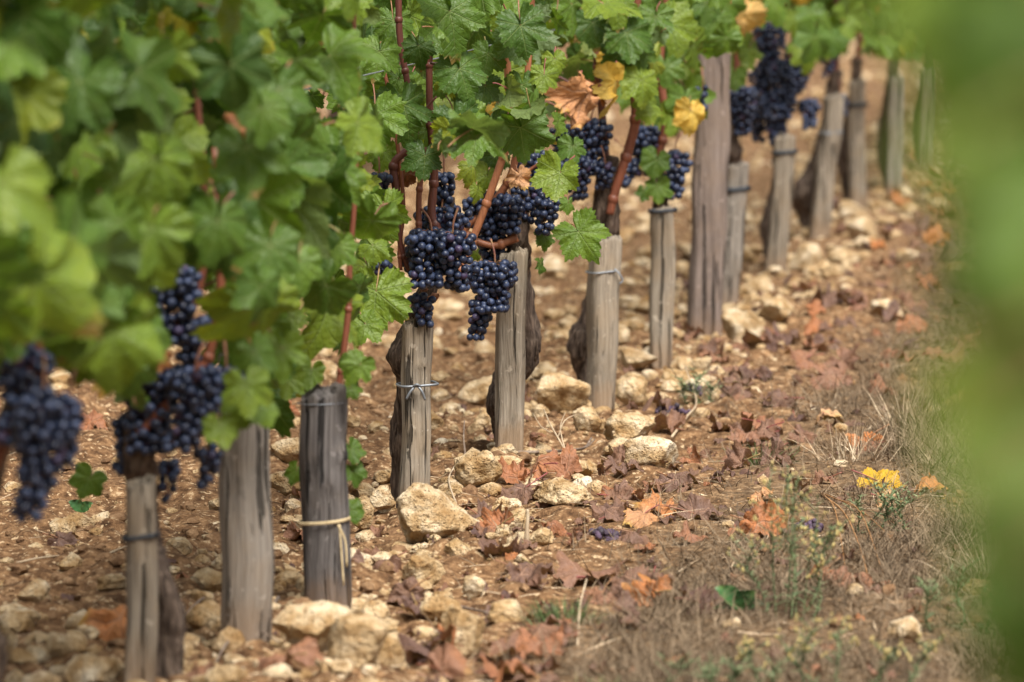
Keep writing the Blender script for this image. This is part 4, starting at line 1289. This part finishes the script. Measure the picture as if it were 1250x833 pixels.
def blades(mb, rg, base, d, L, w, droop, rnd, seg=3):
    base = np.asarray(base, float); n = len(base)
    d = d / np.linalg.norm(d, axis=1)[:, None]
    side = np.cross(d, np.stack([rg.normal(size=n) * .3, rg.normal(size=n) * .3, np.ones(n)], -1))
    side /= np.linalg.norm(side, axis=1)[:, None] + 1e-9
    p = base.copy(); V = []
    for i in range(seg + 1):
        ww = (w * (1 - (i / seg) ** 1.5 * .85))[:, None]
        up = np.cross(d, side)
        V += [p - side * ww, p + up * ww * .5, p + side * ww]
        d = d + np.stack([np.zeros(n), np.zeros(n), -droop / seg], -1) + rg.normal(0, .07, (n, 3))
        d /= np.linalg.norm(d, axis=1)[:, None]
        p = p + d * (L / seg)[:, None]
    V = np.stack(V, 1)
    k = 3 * (seg + 1)
    q = np.array([f for i in range(seg) for f in ((3 * i, 3 * i + 1, 3 * i + 4, 3 * i + 3), (3 * i + 1, 3 * i + 2, 3 * i + 5, 3 * i + 4))])
    Q = (np.arange(n)[:, None, None] * k + q[None]).reshape(-1, 4)
    mb.add(V.reshape(-1, 3), [Q], 0, np.repeat(rnd, k))


grg = np.random.default_rng(77)
N = 520000
Y = 6.8 * np.exp(grg.uniform(0, 1.15, N)); u = grg.uniform(.18, 1.4, N)
p = _pd[:2] + RD * ((Y - _pd[1]) / RD[1])[:, None] + RN * u[:, None]
x, y = p[:, 0], p[:, 1]
px, py, dep = proj(np.stack([x, y, np.zeros(N)], -1))
clump = vnoise(x * 5.0, y * 3.5, s=51) + .5 * vnoise(x * 14., y * 9., s=52)
dens = np.interp(u, [.18, .34, .46, .64, .88, 1.4], [.004, .03, .14, .62, 1.0, 1.0]) * np.clip(.55 + clump, np.interp(u, [.5, .9], [.04, .28]), 1)
ok = (px < 1330) & (py < 900) & (px > 480) & (grg.random(N) < dens)
ok &= np.cumsum(ok) <= 80000
x, y, clump = x[ok], y[ok], clump[ok]; n = len(x)
print('grass', n)
lie = grg.random(n) < .55
d = np.stack([grg.normal(size=n), grg.normal(size=n), np.where(lie, .12, grg.uniform(.5, 1.6, n))], -1)
L = grg.uniform(.022, .075, n) * np.where(lie, 1.1, 1.2 * (.6 + .9 * np.maximum(0, clump)))
mb = MB()
blades(mb, grg, np.stack([x, y, hgt(x, y) - .002], -1), d, L, grg.uniform(.0005, .0011, n), np.where(lie, .15, grg.uniform(.1, .6, n)), grg.random(n), 3)
o = mb.build('dry_grass', M['dry_grass'])
tag(o, 'matted dead grey-brown grass on the verge beside the vine row', 'grass', kind='stuff')

n = 2600
Y = 6.8 * np.exp(grg.uniform(0, 1.1, n))
x = grg.uniform(-1, 1, n) * (680 / FPX * Y + .2)
_, u = tu(x, Y)
ok = grg.random(n) < np.where(u < .1, .45, 1.0)
x, y = x[ok], Y[ok]; n = len(x)
a = grg.uniform(0, 6.28, n)
mb = MB()
blades(mb, grg, np.stack([x, y, hgt(x, y) + .006], -1), np.stack([np.cos(a), np.sin(a), grg.normal(size=n) * .12], -1), grg.uniform(.015, .075, n), grg.uniform(.0007, .0016, n), np.full(n, .1), grg.random(n), 3)
o = mb.build('straw_litter', M['straw'])
tag(o, 'bits of pale straw strewn over the soil', 'straw', kind='stuff')

# leaf fragments trodden into the soil
mb = MB()
n = 0
while n < 760:
    Y = 6.9 * math.exp(grg.uniform(0, 1.1)); tt = (Y - _pd[1]) / RD[1]
    u = grg.normal(.40, .30)
    x, y = row(tt, u)
    px, py, dep = proj(np.array([x, y, 0]))
    if px > 1280 or px < -20 or u < -.3: continue
    T = nrm(np.array([grg.normal(), grg.normal(), grg.normal() * .3])); Nn = nrm(np.array([grg.normal() * .5, grg.normal() * .5, 1]))
    add_leaf(mb, grg, np.array([x, y, float(hgt(x, y)) + .006]), T, Nn, grg.uniform(.014, .038), float(grg.beta(1.4, 3.2) * .85), 0, 1.4, 1.0)
    n += 1
o = mb.build('leaf_fragments', [M['dry_leaf'], M['petiole']])
tag(o, 'crumbled brown leaf fragments among the stones and grass', 'leaf litter', kind='stuff')

# ------------------------------------------------------------------ fallen leaves
frg = np.random.default_rng(99)


def fallen(px, py, w, rnd, label=None, mat='dry_leaf', dry=.9, curl=1.4, tilt=.35, ang=None, name='fallen_leaf', group='fallen vine leaves', lift=.010, face=None):
    g = on_ground(px, py)
    dep = proj(g)[2]
    size = w * dep / FPX
    a = frg.uniform(0, 6.28) if ang is None else math.radians(ang)
    T = nrm(np.array([math.sin(a), -math.cos(a), frg.normal() * .2]))
    Nn = nrm(np.array([frg.normal() * tilt, -abs(frg.normal() * tilt) - .35 * tilt, 1.0]))
    if face is not None: Nn = nrm(face)
    mb = MB()
    P = g + np.array([0, size * .15, lift + size * .05])
    lod = 2 if 8 < g[1] < 12 else 1
    pet = -T * size * .5 + np.array([0, 0, .01])
    add_leaf(mb, frg, P, T, Nn, size, rnd, lod, curl, dry, pet)
    v = mb.v[0]
    low = v[:, 2] - hgt(v[:, 0], v[:, 1])
    dz = .002 - np.percentile(low, 12)
    mb.v = [q + np.array([0, 0, dz]) for q in mb.v]
    o = mb.build(name, [M[mat], M['petiole']], origin=g)
    if label: tag(o, label, 'leaf', group)
    return o


FL = [
    (722, 700, 92, .36, 'large spread-out brown leaf lying alone on bare soil below the fallen grapes', .5, .9, 160),
    (538, 806, 62, .45, 'pointed rust-brown leaf on top of the pile beside the tall ochre rock', 1.0, 1.6, 60),
    (556, 782, 54, .62, 'bright orange-red leaf standing behind the pointed rust-brown one', 1.0, 1.6, 200),
    (512, 742, 54, .12, 'dark purple-brown leaf beside the low ochre rock', .8, 1.2, 20),
    (618, 744, 48, .14, 'dark crumpled leaf beside the tall ochre rock', 1.0, 1.6, 10),
    (692, 576, 58, .52, 'broad red-brown leaf behind the white stone', .6, 1.2, 120),
    (658, 582, 60, .58, 'orange-brown leaf overlapping the broad one behind the white stone', .8, 1.4, 220),
    (630, 588, 46, .60, 'small orange leaf at the edge of the heap near the rounded tan rock', .9, 1.4, 270),
    (640, 600, 60, .22, 'mauve-brown leaf under the orange leaves by the rounded tan rock', .9, 1.3, 300),
    (590, 640, 54, .18, 'mauve crumpled leaf between the largest rock and the blocky cream rock', 1.0, 1.5, 40),
    (606, 656, 52, .60, 'rusty orange leaf just below the blocky cream rock', 1.0, 1.5, 250),
    (614, 682, 56, .12, 'dull grey-brown leaf before the stub of cut cane', 1.0, 1.4, 330),
    (650, 690, 50, .16, 'dull mauve leaf curled round the stub of cut cane', 1.0, 1.6, 30),
    (588, 666, 34, .34, 'curled brown leaf against the side of the largest rock', 1.0, 1.9, 130),
    (672, 652, 36, .58, 'small rusty leaf between the cut cane stub and the fallen grapes', .9, 1.4, 80),
    (690, 608, 50, .14, 'dark curled leaf lying on the long low tan rock', 1.0, 1.9, 100),
    (652, 546, 30, .46, 'red leaf tucked against the foot of the grey stake', .8, 1.4, 200),
    (456, 672, 48, .34, 'red-brown leaf at the foot of the short twine-tied post', .9, 1.5, 80),
    (474, 686, 40, .30, 'brown leaf beside the crumbly ochre stone', .9, 1.4, 280),
    (458, 640, 34, .40, 'dull red leaf behind the largest rock', .9, 1.4, 20),
    (752, 604, 44, .30, 'brown leaf with a bent edge beside the white stone', 1.0, 1.6, 70),
    (764, 578, 38, .22, 'dark brown folded leaf behind the pair of mauve leaves', 1.0, 1.6, 200),
    (822, 590, 54, .22, 'big mauve-brown folded leaf on the edge of the dry grass', 1.0, 1.3, 40),
    (800, 590, 36, .34, 'brown curled leaf next to the big mauve-brown folded leaf', 1.0, 1.6, 240),
    (806, 620, 52, .80, 'vivid orange leaf beside the mauve pointed leaf', .8, 1.2, 260),
    (786, 640, 44, .84, 'light orange leaf with toothed edge before the vivid orange one', .5, .9, 310),
    (848, 628, 62, .20, 'mauve pointed leaf stretched out beside the vivid orange leaf', .9, 1.2, 80),
    (786, 606, 34, .64, 'small red-orange leaf above the vivid orange leaf', .8, 1.2, 180),
    (720, 654, 42, .24, 'flat dull leaf beside the bunch of fallen grapes', .6, 1.0, 150),
    (698, 668, 30, .50, 'small tan-red leaf near the fallen grapes', .7, 1.2, 20),
    (770, 668, 38, .26, 'dull brown leaf under the edge of the fallen grapes', .8, 1.2, 90),
    (842, 660, 44, .48, 'reddish leaf lying near the mauve pointed leaf', .8, 1.2, 130),
    (900, 652, 26, .64, 'small red leaf in the straw below the tan leaf', .8, 1.2, 10),
    (930, 604, 36, .86, 'pale tan leaf standing in the straw behind the tall weed', .9, 1.4, 200),
    (1004, 514, 40, .90, 'pale pinkish-tan leaf standing up in the dry grass', .9, 1.3, 180),
    (978, 530, 38, .30, 'dull brown leaf lying against the pale pinkish-tan one', .9, 1.3, 60),
    (1036, 706, 76, .46, 'long red-brown leaf crossing behind the tall weed', .9, 1.2, 90),
    (1008, 694, 40, .74, 'orange-tan leaf tip beside the long red-brown leaf', .9, 1.4, 300),
    (1062, 720, 44, .22, 'dull mauve leaf at the end of the long red-brown leaf', 1.0, 1.4, 40),
    (1008, 588, 36, .40, 'brown leaf curled beside the bright yellow leaf', 1.0, 1.6, 250),
    (1082, 618, 34, .90, 'pale pink-tan leaf below the bright yellow leaf', .8, 1.2, 100),
    (1136, 600, 46, .80, 'tan leaf beside the blurred green leaves', .8, 1.2, 20),
    (1112, 402, 40, .62, 'red leaf far along the verge', .8, 1.2, 60),
    (1134, 352, 40, .66, 'orange-brown leaf far along the verge', .8, 1.2, 100),
    (1082, 476, 38, .56, 'red leaf standing in the dry grass beyond the pale pinkish-tan one', .8, 1.4, 200),
    (1172, 486, 40, .88, 'tan leaf in the grass against the blurred green leaves', .8, 1.2, 270),
    (1010, 466, 54, .40, 'red-mauve leaf lying flat beyond the pale pinkish-tan leaf', .7, 1.0, 80),
    (1030, 446, 48, .34, 'brown leaf in the cluster of leaves beyond the dry grass', .7, 1.0, 40),
    (984, 444, 46, .46, 'reddish leaf on the stony edge of the verge', .7, 1.0, 300),
    (1152, 440, 54, .42, 'brown-red leaf beside the blurred green leaves, up the verge', .8, 1.2, 120),
    (1078, 812, 40, .36, 'red-brown leaf low in the grass near the lone pale rock', .9, 1.3, 200),
    (70, 656, 40, .16, 'dark mauve leaf on the tilled soil behind the slim banded stake', .9, 1.2, 60),
    (112, 532, 44, .55, 'reddish leaf on the soil behind the hanging purple grapes', .8, 1.2, 100),
    (340, 505, 40, .60, 'red leaf showing between the broad grey post and the short post', .8, 1.2, 80),
]
for (px, py, w, rnd, lab, dry, curl, ang) in FL:
    fallen(px, py, w * 1.15, rnd * (.86 if rnd > .5 and px > 860 and rnd < .8 else 1), lab, 'dry_leaf', dry * .85, curl, .4, ang)
fallen(1072, 590, 66, .0, 'bright golden yellow leaf lying in the dry grass', 'yellow_leaf', .06, .45, .55, 84, lift=.03, face=(-.1, -.34, .9))
FG = [('brown crumpled leaf in the leaf litter under the vines', 'brown leaves littering the strip under the vines'),
      ('small curled brown leaf caught in the dry grass', 'brown leaves caught in the dry grass'),
      ('blurred russet leaf far along the row', 'russet leaves far along the row')]
n = 0
while n < 185:
    Y = 7.2 * math.exp(frg.uniform(0, 1.05)); tt = (Y - _pd[1]) / RD[1]
    u = frg.normal(.30, .20)
    x, y = row(tt, u)
    px, py, dep = proj(np.array([x, y, 0.0]))
    if px > 1230 or px < 0 or py > 835 or u < -.25: continue
    if any(abs(px - q[0]) < q[2] * .5 + 8 and abs(py - q[1]) < 16 for q in FL): continue
    if any(abs(px - q[0]) < q[2] * .5 + 12 and -q[3] - 5 < py - q[1] < 10 for q in STONES if q[5]): continue
    i = 2 if dep > 12.5 else (1 if u > .5 else 0)
    fallen(px, py, frg.uniform(.045, .10) * FPX / dep, float(np.clip(frg.beta(1.6, 3.4), .03, .8)), FG[i][0], 'dry_leaf', frg.uniform(.7, 1.0), frg.uniform(1, 1.8), .4, None, 'fallen_leaf', FG[i][1])
    n += 1

# ------------------------------------------------------------------ fallen grapes
def fallen_grapes(px, py, w, h, n, label):
    g = on_ground(px, py); s = g[1] / FPX
    mb = MB(); iv, it = ico(2)
    for _ in range(n):
        a = frg.uniform(0, 6.28); r = math.sqrt(frg.random())
        x = g[0] + math.cos(a) * r * w * s / 2; y = g[1] + math.sin(a) * r * w * s * .4
        br = frg.uniform(.0042, .0064)
        z = float(hgt(x, y)) + br * .7 + frg.random() * (1 - r) * h * s * .8
        q = iv * br * (1 + .12 * vnoise(iv[:, 0] * 3 + x * 900, iv[:, 1] * 3, iv[:, 2] * 3, 61))[:, None]
        mb.add(np.array([x, y, z]) + q, [it], 0, float(frg.random()))
    o = mb.build('fallen_grape_bunch', M['old_grape'], origin=g)
    tag(o, label, 'grapes')


fallen_grapes(752, 656, 62, 24, 90, 'shrivelled purple grape bunch dropped on the soil beside the toothed orange leaf')
fallen_grapes(988, 640, 36, 20, 30, 'small shrivelled grape bunch in the grass behind the tall weed')
fallen_grapes(822, 492, 42, 18, 34, 'dark blurred grape bunch lying among stones up the row')
fallen_grapes(846, 478, 26, 18, 20, 'tiny dark grape cluster beside the small green sprout')

# ------------------------------------------------------------------ twigs and prunings
def twig(pts, r, label, name='twig', mat='twig', branches=(), cat='twig'):
    """points (px, py on ground, height m)"""
    P = []
    for (px, py, z) in pts:
        g = on_ground(px, py, z); P.append(g)
    mb = MB()
    S = spline(P, 6)
    tube(mb, S, np.linspace(r, r * .55, len(S)), 7, .15, seed=int(abs(pts[0][0])), freq=220)
    for br in branches:
        Q = [on_ground(px, py, z) for (px, py, z) in br]
        S = spline(Q, 5)
        tube(mb, S, np.linspace(r * .7, r * .3, len(S)), 6, .15, freq=220)
    o = mb.build(name, M[mat], origin=P[0])
    tag(o, label, cat)


twig([(630, 560, .008), (670, 556, .012), (700, 548, .016), (714, 540, .02), (722, 534, .03)], .0035, 'long grey twig lying in front of the grey stake', branches=[[(700, 548, .016), (716, 548, .022), (726, 540, .035)]])
twig([(643, 672, -.01), (643, 672, .012), (644, 672, .036), (644, 672, .052)], .0042, 'stub of cut cane standing upright before the blocky cream rock', 'cane_stub', 'straw', cat='cane stub')
twig([(568, 565, -.01), (568, 564, .02), (566, 563, .04), (567, 562, .065)], .0022, 'thin dark stick standing up behind the rounded tan rock')
twig([(700, 560, .0), (690, 556, .03), (672, 550, .06), (664, 545, .09)], .0020, 'dry pale branching stalks beside the grey stake', 'dry_stalks', 'straw', [[(690, 556, .03), (684, 552, .06), (690, 548, .09)], [(680, 553, .04), (690, 552, .07), (712, 548, .085)], [(672, 552, .05), (660, 552, .06), (650, 548, .08)]], 'stalk')
twig([(340, 740, .01), (310, 765, .012), (280, 790, .015), (260, 806, .01)], .003, 'crooked twig on the soil before the broad grey post', branches=[[(300, 772, .013), (320, 786, .012), (342, 790, .008)]])
twig([(205, 790, .015), (220, 760, .012), (250, 738, .01), (290, 728, .01)], .0026, 'long thin twig lying between the slim stake and the broad grey post')
twig([(20, 690, .008), (60, 686, .008), (150, 668, .008)], .0016, 'pale straw stem lying on the tilled soil beside the slim stake', mat='straw')
twig([(130, 690, .01), (160, 672, .012), (195, 655, .008)], .0014, 'thin pale stem crossing the tilled soil behind the slim banded stake', mat='straw')
twig([(520, 735, .01), (560, 738, .01), (600, 745, .012)], .003, 'short dark twig beside the tall ochre rock')
twig([(705, 776, .0), (708, 750, .02), (716, 738, .04)], .0018, 'bent pale straw standing by the green grass tuft', mat='straw')
twig([(820, 520, .01), (838, 505, .015), (850, 490, .02), (836, 470, .05)], .0026, 'pale blurred twig lying up the row past the white stone', mat='straw')
twig([(560, 625, .01), (548, 600, .02), (556, 580, .03)], .0020, 'thin pale twig behind the largest rock', mat='straw')

# ------------------------------------------------------------------ weeds
def weed_tall(px, py, spread, heights, label, seed, leafy=1.0, flowers=True, name='tall_weed'):
    rg = np.random.default_rng(seed)
    g = on_ground(px, py); s = g[1] / FPX
    e = thing(name, label, 'weed', g)
    stm, lf, fl = MB(), MB(), MB()
    for (dx, h, lean) in heights:
        stm = MB()
        b = g + np.array([dx * s * spread, rg.normal(0, .02), 0]); b[2] = float(hgt(b[0], b[1])) - .005
        H = h * s
        tip = b + np.array([lean * s, rg.normal(0, .02), H])
        S = spline([b, b + (tip - b) * .35 + rg.normal(0, .006, 3), b + (tip - b) * .7 + rg.normal(0, .008, 3), tip], 7)
        tube(stm, S, np.linspace(.0011, .0005, len(S)), 6, rnd=float(rg.uniform(.2, .8)))
        for i in range(2, len(S)):
            for _ in range(int(3 * leafy)):
                a = rg.uniform(0, 6.28)
                d = np.array([math.cos(a), math.sin(a), rg.uniform(.3, 1.1)])
                L = rg.uniform(.008, .020) * (1.25 - .7 * i / len(S))
                blade(lf, rg, S[i] + rg.normal(0, .001, 3), d, L, rg.uniform(.0009, .0018), .4, float(rg.random()), 3)
            if i > len(S) * .45 and rg.random() < .7:
                a = rg.uniform(0, 6.28)
                q = S[i] + np.array([math.cos(a), math.sin(a), .8]) * rg.uniform(.014, .03)
                tube(stm, np.array([S[i], (S[i] + q) / 2 + rg.normal(0, .002, 3), q]), .0006, 5)
                for _ in range(4):
                    a = rg.uniform(0, 6.28)
                    blade(lf, rg, S[i] + (q - S[i]) * rg.uniform(.3, 1), np.array([math.cos(a), math.sin(a), .6]), rg.uniform(.006, .013), .0013, .3, float(rg.random()), 2)
                if flowers:
                    iv, it = ico(1)
                    for _ in range(3):
                        fl.add(q + rg.normal(0, .003, 3) + iv * rg.uniform(.0012, .0024) * np.array([1, 1, 1.5]), [it], 0, .5)
        stm.build('stem', M['weed'], e)
    lf.build('foliage', M['weed'], e)
    if flowers and fl.n:
        fl.build('blossom', M['flower'], e)


weed_tall(965, 748, 1.0, [(-18, 175, -10), (-6, 150, 8), (6, 165, 0), (16, 150, 18), (0, 190, -4), (26, 110, 26), (-26, 90, -20), (10, 120, 40)], 'tall feathery grey-green weed with tiny pale flower heads', 5)
weed_tall(880, 842, 1.6, [(-30, 40, -10), (-10, 52, 8), (12, 44, 0), (30, 50, 18), (0, 36, -24)], 'low blurred feathery weed at the bottom edge', 6, 1.3, False, 'low_weed')
weed_tall(1000, 828, 1.6, [(-40, 60, -20), (-10, 80, 8), (14, 70, 0), (40, 60, 28), (0, 56, -34), (60, 60, 40)], 'bushy blurred weed before the foot of the tall feathery one', 7, 1.3, True, 'low_weed')
weed_tall(1074, 640, 1.0, [(-16, 44, -16), (-4, 62, -4), (8, 50, 8), (20, 44, 20), (0, 36, 10)], 'small clover-like weed below the bright yellow leaf', 8, 1.3, False, 'low_weed')
weed_tall(848, 486, 1.0, [(-6, 28, -6), (4, 34, 4), (10, 24, 12)], 'small green sprout among stones up the row', 9, 1.4, False, 'low_weed')
weed_tall(1172, 760, 1.4, [(-26, 60, -10), (0, 80, 6), (18, 70, 14), (34, 60, 20)], 'grey-green weed against the blurred green leaves', 10, 1.2, False, 'low_weed')


def rosette(px, py, leaves, label):
    g = on_ground(px, py); s = g[1] / FPX
    rg = np.random.default_rng(int(px))
    e = thing('broadleaf_weed', label, 'weed', g)
    for (ang, L, w, lift, rnd) in leaves:
        mb = MB()
        a = math.radians(ang)
        d = nrm(np.array([math.sin(a), -.35 * abs(math.cos(a)) + .1, lift]))
        side = nrm(np.cross(d, np.array([0, -.8, .6])))
        up = np.cross(side, d)
        n = 14
        f = np.linspace(0, 1, n)
        wd = w * s * .5 * np.sin(np.clip(f * 1.02, 0, 1) ** .8 * math.pi) ** .8 + .0008
        cen = g + np.array([0, 0, .004]) + d * (f * L * s)[:, None] + np.array([0, 0, -1]) * (.35 * L * s * f ** 2.4)[:, None]
        rows_ = []
        for j in (-1, -.5, 0, .5, 1):
            rows_.append(cen + side * (wd * j)[:, None] + up * (wd * abs(j) * .45 + .0016 * np.sin(f * 22 + j * 3) * abs(j))[:, None])
        v = np.stack(rows_, 1).reshape(-1, 3)
        q = [(5 * i + j, 5 * i + j + 1, 5 * i + 6 + j, 5 * i + 5 + j) for i in range(n - 1) for j in range(4)]
        mb.add(v, [np.array(q)], 0, rnd)
        mb.build('leaf', M['dock'], e)


rosette(903, 746, [(-42, 56, 22, 1.0, .8), (26, 44, 17, .8, .4), (60, 36, 16, .45, .3), (-70, 34, 12, .35, .5), (6, 38, 15, 1.1, .35), (88, 30, 12, .2, .4)], 'dark green broad-leaved weed in the dry grass beside the tall feathery one')
rosette(100, 618, [(-30, 30, 14, .8, .8), (30, 26, 12, .8, .6)], 'small green seedling on the tilled soil behind the purple grapes')


def tuft(px, py, w, h, n, label, mat='grass', name='grass_tuft', cat='grass tuft'):
    g = on_ground(px, py); s = g[1] / FPX
    rg = np.random.default_rng(int(px + py))
    mb = MB()
    for _ in range(n):
        dx = rg.normal(0, .24) * w * s
        b = g + np.array([dx, rg.normal(0, .012), 0]); b[2] = float(hgt(b[0], b[1])) - .003
        d = np.array([dx / (w * s) * 1.4 + rg.normal(0, .25), rg.normal(0, .35), 1.0])
        blade(mb, rg, b, d, h * s * rg.uniform(.55, 1.15), .0011, rg.uniform(.3, 1.1), float(rg.random()), 5)
    o = mb.build(name, M[mat], origin=g)
    tag(o, label, cat)


tuft(688, 752, 80, 38, 170, 'fine green grass tuft on the soil below the large spread-out brown leaf')
tuft(1040, 560, 90, 50, 80, 'tuft of straw-coloured stalks before the pale pinkish-tan leaf', 'straw', 'dry_grass_tuft')
tuft(850, 732, 70, 36, 90, 'greyish dry grass tuft beside the dark green broad-leaved weed', 'dry_grass', 'dry_grass_tuft')
tuft(930, 560, 60, 40, 60, 'short mixed tuft at the edge of the bare soil', 'grass')
tuft(1110, 520, 80, 64, 90, 'long-stalked dry tuft near the blurred green leaves', 'straw', 'dry_grass_tuft')
tuft(740, 830, 90, 30, 60, 'low greenish grass tuft at the bottom edge below the fine green one', 'grass')
tuft(1210, 700, 90, 70, 120, 'dry grass tuft against the blurred green leaves, near the lone pale rock', 'straw', 'dry_grass_tuft')

twig([(1002, 600, .0), (1030, 640, .03), (1050, 680, .02), (1062, 706, .008)], .0016, 'orange dry stalks sprawling behind the tall feathery weed', 'dry_stalks', 'orange_stem',
     [[(1006, 606, .01), (1020, 650, .04), (1034, 700, .012)], [(1004, 602, .006), (1050, 636, .03), (1092, 664, .012)], [(1018, 620, .02), (1050, 660, .05), (1080, 700, .01)]], 'stalk')
